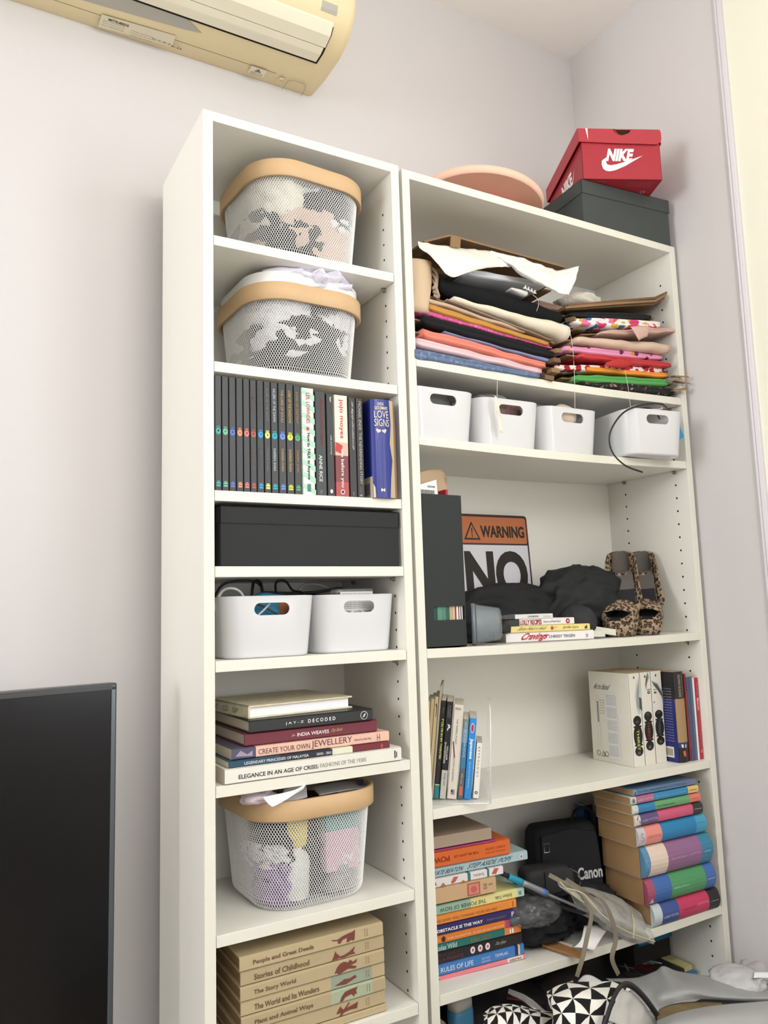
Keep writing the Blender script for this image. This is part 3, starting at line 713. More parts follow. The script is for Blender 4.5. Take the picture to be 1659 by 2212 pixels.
def love_signs():
    # thick worn paperback, turned so that its back cover shows on the left
    r = book('thick worn blue paperback with cream lettering, rightmost in the book row', .187, .046, .115, (.3185, -.004, zb), (36, 48, 140), vertical=True, rz=-.02, bulge=.005, pages=(188, 158, 112), rough=.35,
      txt=[], polys=[([(0, .80), (.25, .86), (.45, .78), (.62, .90), (.80, .80), (1, .74), (1, 1), (0, 1)], (186, 170, 138)), ([(.86, 0), (1, 0), (1, .10), (.9, .08)], (205, 190, 160))])
    L, T = .187, .046
    def fr(a, b_, e): f = min(max(a / T, 0), 1); return (a, -.005 * sin(pi * f) - e, L - b_)
    p = MB(); cr = (226, 214, 186)
    put_text(p, 'LINDA', .011, .024, .012, .006, cr, fr, .01, eps=.0008); put_text(p, "GOODMAN'S", .006, .032, .020, .0135, cr, fr, .02, eps=.0008)
    put_text(p, 'LOVE', .005, .034, .036, .022, cr, fr, .0, eps=.0008); put_text(p, 'SIGNS', .005, .035, .052, .038, cr, fr, .0, eps=.0008)
    for sx, tl in ((.012, .3), (.024, -.3)):
        hp = []
        for i in range(20):
            t_ = 2 * pi * i / 20; hx = .0050 * sin(t_) ** 3; hz = -.0048 * (13 * cos(t_) - 5 * cos(2 * t_) - 2 * cos(3 * t_) - cos(4 * t_)) / 16
            hp.append((sx + hx * cos(tl) - hz * sin(tl), .061 + hx * sin(tl) + hz * cos(tl)))
        put_poly(p, hp, (236, 196, 176), fr, eps=.0008)
    put_text(p, 'M', .014, .022, .176, .170, cr, fr, .03, eps=.0008)
    for q in (.010, .019, .026): put_poly(p, [(q, .075), (q + .0006, .075), (q + .0006, .168), (q, .168)], (74, 84, 160), fr, eps=.0006)
    p.build('cover_lettering', r)
    q = MB(); q.box(-.0006, -.0002, .001, .055, 0, .040, mat((206, 196, 176), .6, .2)); 
    for i in range(14): q.box(-.0009, -.0005, .012 + i * .0022, .0128 + i * .0022, .006, .028, mat((60, 60, 90), .6, .2))
    q.build('back_label', r)
    t = MB(); t.add([(.046, .0, 0), (.050, .0, .0), (.052, .002, .05), (.0505, 0, .10), (.0525, .003, .135), (.049, .001, .182), (.046, 0, .186), (.046, .004, .186), (.046, .004, 0)], [(0, 1, 2, 3, 4, 5, 6), (6, 7, 8, 0)], mat((150, 110, 70), .8, .1)); t.build('torn_edge', r)
love_signs()
lidded_box('long black lidded storage box filling its shelf in the narrow bookcase', .346, .24, .1025, .030, (.0305, .008, 1.2145), 0, (44, 47, 47), ov=.0015)

# ============================================================ WHITE BINS
BINM = mat((216, 217, 219), .18, .5)
def bin_mesh():
    w, d, h, t = .170, .240, .104, .0025
    b = MB(); N_ = 8
    def R(f, inset, z): return rrect(w * (.905 + .095 * f) - 2 * inset, d * (.94 + .06 * f) - 2 * inset, max(.032 - inset, .006), N_, 0, 0, z)
    rings = [R(0, .010, 0), R(0, .004, .0), R(0, .001, .0015), R(.02, 0, .005), R(.98, 0, h - .003), R(1, -.0006, h), R(1, .0015, h + .0006), R(.99, t, h - .001), R(.03, t, .006), R(.0, .006, .0035), R(0, .012, .0035)]
    b.loft(rings, BINM); o = b.build('tmp_bin', None)
    def fixn(ob):
        bm = bmesh.new(); bm.from_mesh(ob.data); bmesh.ops.remove_doubles(bm, verts=bm.verts, dist=1e-6); bmesh.ops.recalc_face_normals(bm, faces=bm.faces); bm.to_mesh(ob.data); bm.free()
    fixn(o)
    c = MB(); prof = [( .0215 + .0105 * cos(a), .0 + .0105 * sin(a)) for a in [(-pi / 2 + pi * i / 8) for i in range(9)]] + [(-.0215 + .0105 * cos(a), .0105 * sin(a)) for a in [(pi / 2 + pi * i / 8) for i in range(9)]]
    c.prism([(x, z + .082) for x, z in prof], -.15, .15, BINM, axis='y'); co_ = c.build('tmp_cut', None); fixn(co_)
    md = o.modifiers.new('b', 'BOOLEAN'); md.object = co_; md.operation = 'DIFFERENCE'; md.solver = 'EXACT'
    dg = bpy.context.evaluated_depsgraph_get(); me = bpy.data.meshes.new_from_object(o.evaluated_get(dg)); me.name = 'bin_body'
    bpy.data.objects.remove(o); bpy.data.objects.remove(co_)
    for p in me.polygons: p.use_smooth = True
    return me
BINME = bin_mesh()
def wbin(label, cx, yfront, z, yaw=0, group=None, ry=0):
    w, d = .170, .240
    c = (cx + sin(yaw) * -d / 2, yfront + cos(yaw) * d / 2, z)
    r = thing('storage_bin', label, 'bin', c, yaw, group, ry); o = new('bin_body', BINME, r)
    q = o.modifiers.new('n', 'EDGE_SPLIT'); q.split_angle = radians(50)
    return r
G1 = 'white plastic bins with oval handle holes'
wbin('glossy white bin full of cables, left one in the narrow bookcase', .1215, .008, 1.0600, -.02, G1)
wbin('glossy white bin with a boxed card, right one in the narrow bookcase', .2960, .020, 1.0600, .02, G1)
wbin('glossy white bin leftmost on the wide bookcase shelf of bins', .4955, .012, 1.4697, .0, G1)
wbin('glossy white bin with a paper tag hanging before it, second of four', .6690, .014, 1.4697, -.03, G1)
wbin('glossy white bin with a beige ball seen through its handle, third of four', .8430, .014, 1.4697, -.02, G1)
wbin('glossy white bin rightmost of four, sticking out past the shelf edge under a black cord', 1.0470, -.046, 1.4697, -.13, G1)
crumple('felt_ball', (.845, .05, 1.556), (.035, .025, .030), mat((222, 200, 180), .8, .1), 2, amp=.1, label='beige bundle seen through the handle of the third bin', cat='bundle', sub=3)
crumple('fabric_scrap', (.675, .06, 1.553), (.05, .025, .03), mat((128, 98, 92), .7, .2, var=.5, vscale=60), 6, amp=.4, label='brown patterned scrap seen through the handle of the second bin', cat='fabric', sub=3)
crumple('plastic_wrap', (.67, .09, 1.578), (.05, .04, .018), clear((220, 220, 220), .35), 9, amp=.7, label='clear plastic wrap peeking out of the second bin', cat='plastic wrap', sub=3)
crumple('plastic_wrap', (.80, .10, 1.572), (.05, .04, .014), clear((210, 210, 210), .35), 12, amp=.7, label='clear plastic wrap lying in the third bin', cat='plastic wrap', sub=3)
crumple('grey_cloth', (.49, .06, 1.548), (.05, .03, .03), mat((90, 92, 90), .7, .2), 13, amp=.4, label='dark grey cloth seen through the handle of the leftmost bin', cat='cloth', sub=3)
def cable(label, pts, r, col, name='cable', n=60, flat=1.0, nrm=None, cat='cable', group=None, rough=.45):
    P = smooth_path(pts, n); o0 = P[0]
    b = MB(); b.tube([tuple(p - o0) for p in P], r, mat(col, rough, .4), 8, flat=flat, nrm=nrm)
    o = b.build(name, None, smooth=True); o.location = o0; return tag(o, label, cat, group)
BK = (28, 28, 30)
cable('thin black cable looping above the left of the cable bin', [(.04, .10, 1.145), (.05, .06, 1.185), (.09, .05, 1.192), (.125, .08, 1.187), (.15, .12, 1.165), (.16, .14, 1.12)], .0022, BK)
cable('black cable standing in a tall loop in the cable bin', [(.105, .07, 1.12), (.112, .08, 1.175), (.12, .09, 1.192), (.128, .08, 1.188), (.128, .07, 1.155), (.126, .07, 1.12)], .0028, BK)
cable('black cable in a round loop above the middle of the cable bin', [(.165, .07, 1.12), (.158, .08, 1.165), (.162, .09, 1.19), (.18, .09, 1.192), (.19, .08, 1.175), (.205, .06, 1.165), (.19, .06, 1.12)], .0022, BK)
cable('flat bundle of black cable reaching towards the boxed card', [(.13, .08, 1.172), (.19, .09, 1.170), (.25, .10, 1.172), (.295, .10, 1.178), (.31, .11, 1.172), (.29, .13, 1.166), (.22, .12, 1.168), (.15, .11, 1.166)], .0028, BK)
cable('pale grey cable arching over the right bin', [(.20, .12, 1.14), (.22, .12, 1.178), (.245, .13, 1.188), (.275, .13, 1.184), (.30, .12, 1.17)], .0022, (168, 168, 168))
cable('white cable looping at the left of the cable bin', [(.035, .07, 1.13), (.045, .05, 1.172), (.065, .04, 1.178), (.085, .05, 1.162), (.09, .06, 1.12)], .0024, (210, 210, 208))
crumple('gadget_pouch', (.13, .055, 1.138), (.055, .022, .03), mat((44, 130, 168), .6, .3), 15, amp=.3, label='blue pouch seen through the handle of the cable bin', cat='pouch', sub=3)
crumple('gadget_pouch', (.158, .048, 1.142), (.018, .018, .022), mat((176, 104, 62), .6, .3), 16, amp=.3, label='orange pouch seen through the handle of the cable bin', cat='pouch', sub=3)
cable('dark grey cable crossing behind the left handle hole of the cable bin', [(.095, .022, 1.152), (.112, .022, 1.146), (.13, .022, 1.136), (.15, .022, 1.128)], .002, (50, 52, 54), n=20)
cable('pale cable crossing behind the left handle hole of the cable bin', [(.098, .020, 1.130), (.112, .020, 1.142), (.122, .020, 1.152)], .0018, (190, 190, 190), n=20)
def card_case():
    r = thing('card_case', 'clear card case with a printed white card in the right bin of the narrow bookcase', 'case', (.268, .056, 1.080), .0)
    c = MB(); c.box(0, .078, 0, .03, 0, .096, clear((235, 235, 235), .22)); c.build('clear_shell', r, bevel=.003)
    p = MB(); p.box(.004, .072, -.006, -.004, .01, .090, PAPER)
    F = lambda a, b_, e: (a, -.006 - e, b_)
    for i, s in enumerate(('BATTERY', 'LI-ION', 'CHARGER', 'MODEL 3', 'INPUT 5V', 'OUTPUT')):
        put_text(p, s, .010 + (i % 3) * .021, .026 + (i % 3) * .021, .050 - (i // 3) * .01, .055 - (i // 3) * .01, (60, 60, 62), F, .01)
    for i in range(9): put_text(p, 'charging case specification', .008, .068, .0585 + i * .0034, .0603 + i * .0034, (90, 90, 92), F, 0)
    p.build('printed_card', r)
card_case()
cable('black strap curving out of the fourth bin and hanging below the shelf', [at(1440, 880, y=.03), at(1425, 872, y=.0), at(1385, 875, y=-.03), at(1345, 893, y=-.055), at(1318, 935, y=-.06), at(1322, 975, y=-.06), at(1350, 1005, y=-.055), at(1388, 1020, y=-.05)], .0022, (30, 24, 24), name='strap', flat=.5, nrm=(0, 1, 0))
cable('white strap coiled over the back of the fourth bin', [at(1345, 888, y=.02), at(1385, 872, y=.03), at(1425, 878, y=.02), at(1425, 884, y=.0), at(1380, 884, y=.0)], .0022, (225, 225, 225), name='strap', flat=.6)
cable('black cord coiled inside the fourth bin', [at(1360, 910, y=.03), at(1375, 885, y=.03), at(1410, 884, y=.04), at(1425, 905, y=.03)], .0018, (30, 28, 30), name='cord', n=30)
bt = MB(); bt.box(0, .030, 0, .012, 0, .040, mat((34, 150, 206), .4, .4)); 
F = lambda a, b_, e: (a, -e, b_)
put_text(bt, 'JULY', .006, .018, .030, .036, (230, 240, 250), F, .01)
o = bt.build('blue_packet'); o.location = (1.146, -.012, 1.512); o.rotation_euler = (0, -.45, 0); tag(o, 'small bright blue packet at the right of the fourth bin', 'packet')
sheet('paper_tag', [[at(1068, 854, y=.0), at(1074, 858, y=.0)], [at(1072, 880, y=-.004), at(1079, 884, y=-.004)], [at(1074, 905, y=.002), at(1083, 903, y=.0)], [at(1080, 932, y=-.002), at(1086, 935, y=-.002)]], mat((225, 218, 200), .7, .2), 5, 14, thick=.0006, label='narrow cream paper tag hanging on a thread before the second bin', cat='tag')
def thread(label, pts): return cable(label, pts, .00045, (222, 214, 200), name='thread', n=16, cat='thread')
thread('pale thread hanging from the shelf to the paper tag', [at(1075, 815, y=-.004), at(1074, 835, y=-.006), at(1074, 858, y=-.006)])
thread('long pale thread hanging from the cream folded fabric', [at(1231, 715, y=-.03), at(1238, 760, y=-.03), at(1241, 820, y=-.03), at(1242, 885, y=-.03)])
thread('pale thread hanging before the right fabric stack', [at(1350, 800, y=-.03), at(1357, 838, y=-.03), at(1362, 880, y=-.03)])

# ============================================================ NARROW BOOKCASE, LYING PILE
z0 = .8635
BK_ = (34, 35, 36)
book('large white hardback with a long fashion title, lowest of the pile under the cable bins', .329, .0245, .24, (.033, -.001, z0), (228, 225, 214), hard=False, txt=[
 ('ELEGANCE IN AN AGE OF CRISIS:', .07, .50, .28, .56, (44, 44, 46), .012), ('FASHIONS OF THE 1930S', .51, .78, .30, .58, (140, 138, 132), .0)], rnd=.2,
 polys=[([(.955, .25), (.955, .80), (.962, .80), (.962, .25)], (60, 60, 60)), ([(.966, .3), (.966, .7), (.972, .7), (.972, .3)], (60, 60, 60))])
book('thin dark teal and maroon paperback on the white hardback', .300, .0105, .23, (.040, .002, z0 + .0247), (38, 74, 96), bands=[(.30, .62, (36, 42, 56)), (.62, .75, (222, 224, 196)), (.75, 1, (118, 40, 50))],
 txt=[('LEGENDARY PRINCESSES OF MALAYSIA', .09, .47, .28, .72, (214, 216, 218), .01), ('RAMAN  -  EMILA YU', .52, .63, .28, .70, (208, 210, 212), .01)], polys=[(disc(.945, .5, .006, .36), (226, 70, 70))])
book('pink paperback on making jewellery with a picture at its left end', .295, .0175, .225, (.0482, .009, z0 + .0355), (232, 186, 164), bands=[(0, .14, (84, 80, 104))],
 txt=[('CREATE YOUR OWN', .155, .47, .26, .74, (112, 78, 74), .0), ('JEWELLERY', .48, .745, .14, .92, (104, 64, 84), .0), ('Edited by Ann Kay', .76, .875, .34, .62, (120, 80, 70), 0)],
 polys=[([(.915, .15), (.918, .15), (.918, .85), (.915, .85)], (110, 60, 60)), ([(.933, .15), (.936, .15), (.936, .85), (.933, .85)], (110, 60, 60)), ([(.915, .45), (.936, .45), (.936, .52), (.915, .52)], (110, 60, 60)), ([(.02, .3), (.05, .8), (.09, .4), (.12, .7), (.12, .2)], (160, 150, 170))])
book('maroon hardback with a white title in the middle of the lying pile', .250, .0215, .22, (.0727, .016, z0 + .0533), (116, 38, 54), hard=True,
 txt=[('INDIA WEAVES', .375, .615, .34, .62, (240, 232, 228), .012), ('Day Book', .635, .72, .32, .66, (206, 168, 120), 0, .2)], polys=[([(.33, .35), (.345, .6), (.365, .42)], (170, 120, 110))])
book('black hardback with spaced white letters under the pale book', .232, .0205, .22, (.0785, .009, z0 + .0751), (36, 38, 38), hard=True,
 txt=[('J A Y - Z', .275, .42, .36, .60, (226, 226, 224), .01), ('D E C O D E D', .455, .68, .36, .66, (226, 226, 224), .02)], polys=[(disc(.925, .5, .032, .36, 22), (200, 202, 200)), (disc(.925, .5, .027, .31, 22), (40, 42, 42), .0006), ([(.91, .3), (.93, .42), (.94, .7), (.925, .62), (.915, .45)], (205, 205, 205), .0009)])
def top_book():
    r = thing('book', 'cream marbled hardback on top of the pile, its white page edges to the front', 'book', (.069, .211, z0 + .0958), radians(-90) + .075)
    L, T, Wd = .185, .0215, .205
    cm = mat((222, 212, 180), .5, .35, var=.16, vscale=60)
    def F(s, d, t): return (s, d, t)
    b = MB(); c = .003
    b.box(0, L, .0, Wd, 0, c, cm); b.box(0, L, 0, Wd, T - c, T, cm); b.box(0, L, 0, .004, 0, T, cm); b.build('cover', r, bevel=.001)
    p = MB(); p.box(.004, L - .005, .004, Wd - .006, c, T - c, mat((246, 246, 248), .8, .1, bump=.3, bscale=300)); p.build('pages', r)
    t_ = MB(); F = lambda a, b_, e: (a, -e, b_)
    for i, s in enumerate(('ART', 'CD', 'SP')): put_text(t_, s, .03 + i * .045, .055 + i * .045, .006, .015, (150, 140, 110), F, .01)
    t_.build('spine_print', r); 
top_book()
# ============================================================ ENCYCLOPEDIA PILE
EC = (188, 168, 128)
et = ['', 'CHILDREN', 'Plant and Animal Ways', 'The World and Its Wonders', 'The Story World', 'Stories of Childhood', 'People and Great Deeds']
figs = {
 6: [[(.62, .62), (.66, .55), (.70, .72), (.735, .80), (.78, .86), (.775, .60), (.77, .25), (.755, .28), (.745, .18), (.725, .2), (.73, .5), (.70, .45), (.68, .2), (.66, .3), (.665, .45), (.625, .52)], [(.765, .2), (.785, .25), (.79, .95), (.775, .9)]],
 5: [[(.62, .2), (.64, .75), (.66, .3), (.655, .1)], [(.665, .3), (.70, .30), (.74, .45), (.785, .75), (.77, .4), (.785, .2), (.74, .2), (.70, .12), (.67, .15)], [(.61, .1), (.67, .2), (.66, .5), (.63, .4)]],
 4: [[(.63, .2), (.65, .6), (.67, .8), (.70, .88), (.73, .75), (.745, .92), (.765, .7), (.795, .85), (.79, .6), (.75, .5), (.795, .3), (.78, .18), (.73, .3), (.70, .2), (.66, .05), (.65, .2)]],
 3: [[(.63, .3), (.68, .5), (.70, .6), (.74, .55), (.78, .7), (.79, .5), (.75, .35), (.71, .2), (.67, .25)]],
 2: [[(.66, .15), (.675, .5), (.70, .75), (.74, .82), (.79, .85), (.78, .6), (.785, .35), (.77, .4), (.765, .2), (.745, .45), (.70, .35), (.68, .1)], [(.785, .8), (.795, .95), (.79, .95)]],
 1: [[(.64, .3), (.67, .8), (.69, .5), (.68, .3)], [(.67, .45), (.74, .60), (.80, .75), (.79, .3), (.74, .35), (.68, .25)], [(.66, .1), (.73, .9), (.74, .85), (.68, .1)]]}
elab = {0: 'lowest tan volume of the children encyclopedia pile, mostly below the others', 1: 'tan volume with a winged red figure, low in the encyclopedia pile', 2: 'tan and pale green volume with a red bull figure in the encyclopedia pile',
 3: 'tan and grey-green volume with a red reclining figure in the encyclopedia pile', 4: 'tan volume with a red horned beast figure in the encyclopedia pile', 5: 'tan volume with a red insect-like figure, second from the top of the encyclopedia pile', 6: 'topmost tan volume with a red elephant figure in the encyclopedia pile'}
z = .4484
for i in range(7):
    T = .0118 if i == 0 else .0221
    dx = [.002, .0, .001, .001, .0, .001, -.001][i]
    bands = [(.605, .905, (150, 160, 138))] if i == 3 else ([(.60, .90, (168, 178, 146))] if i == 2 else [])
    tx = []
    if et[i]: tx.append((et[i], .085, .085 + .0185 * len(et[i]) if i != 3 else .52, .26, .66, (112, 84, 58), .022))
    tx += [('CHILD', .875, .884, .28, .8, (150, 96, 76), 0), ('CRAFT', .858, .866, .28, .8, (150, 96, 76), 0)] if i else []
    po = [(f, (124, 66, 56), .0004 + .0002 * q_) for q_, f in enumerate(figs.get(i, []))]
    book(elab[i], .260, T, .20, (.0595 + dx, .008 + .002 * (i % 2), z), tuple(int(c * (1 - .02 * (i % 3))) for c in EC), hard=True, bands=bands, txt=tx, polys=po, bulge=0, rough=.6, pages=(150, 120, 84), group='tan encyclopedia volumes')
    z += T + .0003

# ============================================================ WIDE BOOKCASE: FABRIC STACKS
CARD = mat((150, 118, 84), .85, .1, var=.12, vscale=25, bump=.2, bscale=120); CARD2 = mat((126, 98, 70), .85, .1, var=.12, vscale=25)
def fold(label, pl, pr, tl, tr, mt, y=.012, depth=.19, seed=0, card=(0, 0), tm=None, wob=.0015, name='folded_fabric', cat='fabric', group='folded fabrics on cards', crease=True, yl=None, yr=None):
    """fabric folded round a card: front fold runs from pixel pl to pr; tl/tr/tm thickness in metres"""
    A = at(*pl, y=yl if yl is not None else y); B = at(*pr, y=yr if yr is not None else y); r = thing(name, label, cat, A, 0, group)
    n = 26; rings = []; D = B - A; back = Vector((0, 1, 0))
    for i in range(n):
        f = i / (n - 1); c = D * f
        t = tl + (tr - tl) * f
        if tm is not None: t += (tm - (tl + tr) / 2) * sin(pi * f)
        q = A + c
        wz = wob * noise.noise(Vector((q.x * 22, seed, 0))) ; wy = wob * 2.2 * noise.noise(Vector((q.x * 16, seed, 5)))
        t *= 1 + .22 * noise.noise(Vector((q.x * 20, seed, 9)))
        if i in (0, n - 1): t *= .82
        ring = []
        K = 12
        for k in range(K + 1):
            a = -pi / 2 + pi * k / K
            rr = t / 2
            dent = (.25 * t * math.exp(-((k - K * .5) / 1.1) ** 2)) if crease else 0
            ring.append((c.x, c.y + wy + rr - rr * cos(a) * 1.1 + dent, c.z + wz + rr * sin(a)))
        ring.append((c.x, c.y + depth, c.z + wz * .3 + t * .42)); ring.append((c.x, c.y + depth, c.z + wz * .3 - t * .42))
        rings.append(ring)
    b = MB(); b.loft(rings, mt); b.build('cloth', r, smooth=True)
    if card[0] or card[1]:
        c = MB(); u = D.normalized(); s = -u * card[0]; e = D + u * card[1]
        w = Vector((0, 0, .0016)); y0 = Vector((0, .020, 0)); y1 = Vector((0, depth * .9, 0))
        s2 = s + Vector((0, -.002, .002)); e2 = e + Vector((0, -.010 if card[1] else 0, 0))
        vs = [s2 + y0 - w, e2 + y0 - w, e + y1 - w, s + y1 - w, s2 + y0 + w, e2 + y0 + w, e + y1 + w, s + y1 + w]
        c.add([tuple(v) for v in vs], [(0, 3, 2, 1), (4, 5, 6, 7), (0, 1, 5, 4), (1, 2, 6, 5), (2, 3, 7, 6), (3, 0, 4, 7)], CARD if seed % 2 else CARD2)
        c.build('card', r)
    return r
DEN = spots('lace', (104, 120, 150), [(128, 144, 174), (92, 108, 140), (118, 134, 164)], 110, .42, .9, distort=.01)
fold('blue textured lace fabric at the bottom of the left fabric stack', (899, 761), (1166, 812), .023, .010, DEN, seed=1, wob=.002, y=-.002)
fold('pale pink satin fabric above the blue lace', (901, 736), (1171, 801), .021, .014, mat((228, 192, 196), .4, .5), seed=2, card=(.012, 0))
fold('coral fabric above the pale pink satin', (917, 716), (1178, 788), .021, .015, mat((232, 130, 110), .7, .2, bump=.25, bscale=120), seed=3, wob=.003, card=(.02, .01), y=.006)
fold('periwinkle blue fabric between coral and black fabric', (960, 712), (1190, 776), .013, .014, mat((140, 152, 196), .7, .2), seed=4, card=(.03, .01), y=.014)
fold('long black fabric in the middle of the left stack', (917, 688), (1198, 765), .019, .019, mat((33, 34, 36), .85, .15, bump=.2, bscale=200), seed=5, card=(.025, .01), tm=.025, y=.006)
fold('hot pink fabric showing as a thin line above the black one', (897, 667), (1193, 751), .012, .005, spots('pinkp', (214, 96, 150), [(226, 130, 170), (190, 70, 130)], 110, .4), seed=6, y=.018)
fold('mustard yellow fabric above the hot pink line', (928, 661), (1186, 742), .015, .010, mat((200, 140, 56), .6, .3), seed=7, y=.012, card=(.012, .01))
fold('thin beige fabric on a card below the cream one', (922, 644), (1135, 716), .009, .006, mat((196, 170, 142), .6, .3), seed=8, y=.010, card=(.012, 0))
fold('brown satin edge folded under the cream fabric', (966, 646), (1195, 735), .004, .003, mat((148, 124, 106), .35, .5), seed=9, y=.006, card=(.028, .012))
fold('cream calico fabric bulging at its right end', (982, 644), (1232, 716), .010, .040, mat((228, 216, 192), .85, .1, bump=.3, bscale=90), seed=10, y=.000, wob=.003, depth=.16, crease=False, tm=.020, name='folded_fabric')
fold('big black fabric roll below the white satin', (955, 612), (1214, 684), .030, .030, mat((27, 28, 30), .9, .12, bump=.25, bscale=180), seed=11, y=.002, wob=.003, depth=.17, crease=False, tm=.046)
fold('pale grey textured fabric peeking between the black roll and white satin', (1012, 585), (1180, 614), .016, .012, mat((226, 229, 236), .8, .2, bump=.15, bscale=300), seed=12, y=.015, card=(.02, .01))
fold('flat brown card package on the left under the white satin', (930, 582), (1190, 628), .012, .004, mat((138, 108, 84), .8, .2), seed=13, y=.05, card=(0, 0), name='card_package', cat='cardboard')
# top card and the draped white satin
tc = MB(); t_ = [at(917, 522, y=.03), at(973, 508, y=.04), at(1040, 527, y=.03), at(1160, 560, y=.03), at(1222, 577, y=.03)]
o0 = t_[0].copy(); vs = []
for p in t_:
    for q in (Vector((0, 0, 0)), Vector((0, .17, .008))):
        vs.append(p + q - o0)
fs = [(2 * i, 2 * i + 2, 2 * i + 3, 2 * i + 1) for i in range(4)]
tc.add([tuple(v) for v in vs], fs, CARD); o = tc.build('cardboard_sheet', solid=.004); o.location = o0; tag(o, 'brown cardboard sheet lying on the white satin under the top board', 'cardboard')
cf = MB(); cf.box(0, .024, 0, .004, 0, .022, CARD); o = cf.build('card_flap'); o.location = at(974, 533, y=.012); o.rotation_euler = (.3, -.1, 0); tag(o, 'small folded brown card flap hanging over the white satin', 'cardboard')
SAT = mat((240, 236, 222), .28, .6, bump=.05, bscale=60); SAT2 = mat((236, 234, 228), .35, .5)
sheet('white_satin', [
 [at(903, 521, y=.01), at(940, 529, y=.02), at(1000, 536, y=.02), at(1052, 541, y=.02), at(1085, 550, y=.0), at(1105, 562, y=-.005), at(1112, 570, y=-.005)],
 [at(905, 533, y=.0), at(940, 550, y=.0), at(1000, 556, y=-.01), at(1052, 562, y=-.01), at(1080, 568, y=-.01), at(1098, 570, y=-.01), at(1108, 572, y=-.008)],
 [at(920, 543, y=-.01), at(950, 566, y=-.015), at(990, 578, y=-.02), at(1040, 572, y=-.02), at(1070, 572, y=-.015), at(1090, 573, y=-.01), at(1104, 575, y=-.008)],
 [at(935, 552, y=-.012), at(972, 597, y=-.02), at(1015, 587, y=-.018), at(1050, 579, y=-.015), at(1078, 577, y=-.012), at(1090, 576, y=-.01), at(1100, 578, y=-.006)]],
 SAT, 40, 18, .003, 40, 3, .0012, label='cream-white satin draped over the left end of the top of the stack', cat='fabric')
sheet('white_satin', [
 [at(1060, 541, y=.015), at(1085, 547, y=.0), at(1130, 560, y=.0), at(1165, 572, y=.0), at(1195, 582, y=.005), at(1215, 583, y=.0), at(1252, 574, y=-.01)],
 [at(1062, 546, y=.01), at(1090, 560, y=-.012), at(1130, 578, y=-.02), at(1165, 596, y=-.022), at(1190, 606, y=-.022), at(1212, 608, y=-.022), at(1247, 592, y=-.02)],
 [at(1072, 553, y=.0), at(1105, 575, y=-.018), at(1135, 592, y=-.026), at(1165, 608, y=-.03), at(1190, 622, y=-.03), at(1210, 630, y=-.03), at(1240, 612, y=-.026)],
 [at(1085, 560, y=-.005), at(1108, 583, y=-.012), at(1132, 600, y=-.015), at(1160, 613, y=-.02), at(1185, 624, y=-.026), at(1212, 634, y=-.03), at(1229, 637, y=-.03)]],
 SAT2, 40, 18, .004, 40, 8, .0012, label='white satin twisting down to a point at the right of the stack', cat='fabric')
# rolled tan cloth on the left edge
def rolled():
    a = at(885, 540, y=.012); r = thing('rolled_cloth', 'tan cloth rolled upright at the far left of the fabric shelf', 'fabric', (.4305, .03, 1.728), 0)
    mt_ = mat((208, 180, 148), .8, .15, bump=.2, bscale=100)
    b = MB(); rings = []
    for j in range(9):
        f = j / 8; zz = .002 + .11 * f; w = .024 + .006 * f
        rings.append([(w * .95 + w * cos(2 * pi * k / 24) * (1 + .06 * sin(5 * k + j)), w * .8 * sin(2 * pi * k / 24), zz + .004 * sin(2 * pi * k / 24)) for k in range(24)])
    b.loft(rings, mt_); b.build('roll', r, smooth=True)
    c = MB(); 
    for q in range(3):
        pts = [(.052 + .004 * q, -.012 + .004 * q, .10 - .01 * q), (.062 - .003 * q, -.016, .085 - .01 * q), (.058, -.018, .055 + .005 * q), (.064 - .006 * q, -.016, .038 + .008 * q), (.054, -.012, .042 + .008 * q)]
        c.tube(smooth_path(pts, 18), .0035, mat((176, 152, 128), .8, .1), 6)
    c.build('curled_edge', r, smooth=True)
rolled()
fold('white plastic tube of snap buttons lying on the black roll', (1105, 623), (1140, 632), .004, .014, mat((214, 214, 212), .4, .4), y=-.012, depth=.02, crease=False, name='button_tube', cat='packet', group=None)
for i in range(4):
    sb = MB(); sb.lathe([(0, 0), (.0045, 0), (.0045, .0022), (.0016, .003), (.0016, .006), (.0028, .007), (0, .0075)], mat((220, 220, 218), .4, .4), 12, xf=Matrix.Rotation(radians(20), 4, 'X'))
    o = sb.build('plastic_snap', smooth=True); o.location = at(1134, 624, y=-.016) + Vector((i * .0085, 0, -.002 * i))
    tag(o, '%s white plastic snap in the short row on the black fabric roll' % ('leftmost', 'second from left', 'third from left', 'rightmost')[i], 'snap', 'white snaps on the black roll')
thread('white thread curling down over the black fabric roll', [at(1150, 636, y=-.018), at(1162, 647, y=-.02), at(1163, 660, y=-.02), at(1159, 672, y=-.02)])
crumple('tulle', at(1250, 660, y=.10), (.06, .05, .02), mat((214, 206, 194), .9, .05, bump=.8, bscale=200), 12, amp=.6, label='pale gauzy fabric scrunched behind the right stack', cat='fabric', sub=3)
fold('dusty pink folded fabric behind the black roll end', (1165, 655), (1224, 668), .024, .012, mat((176, 142, 128), .7, .2), seed=33, y=.05, depth=.14)
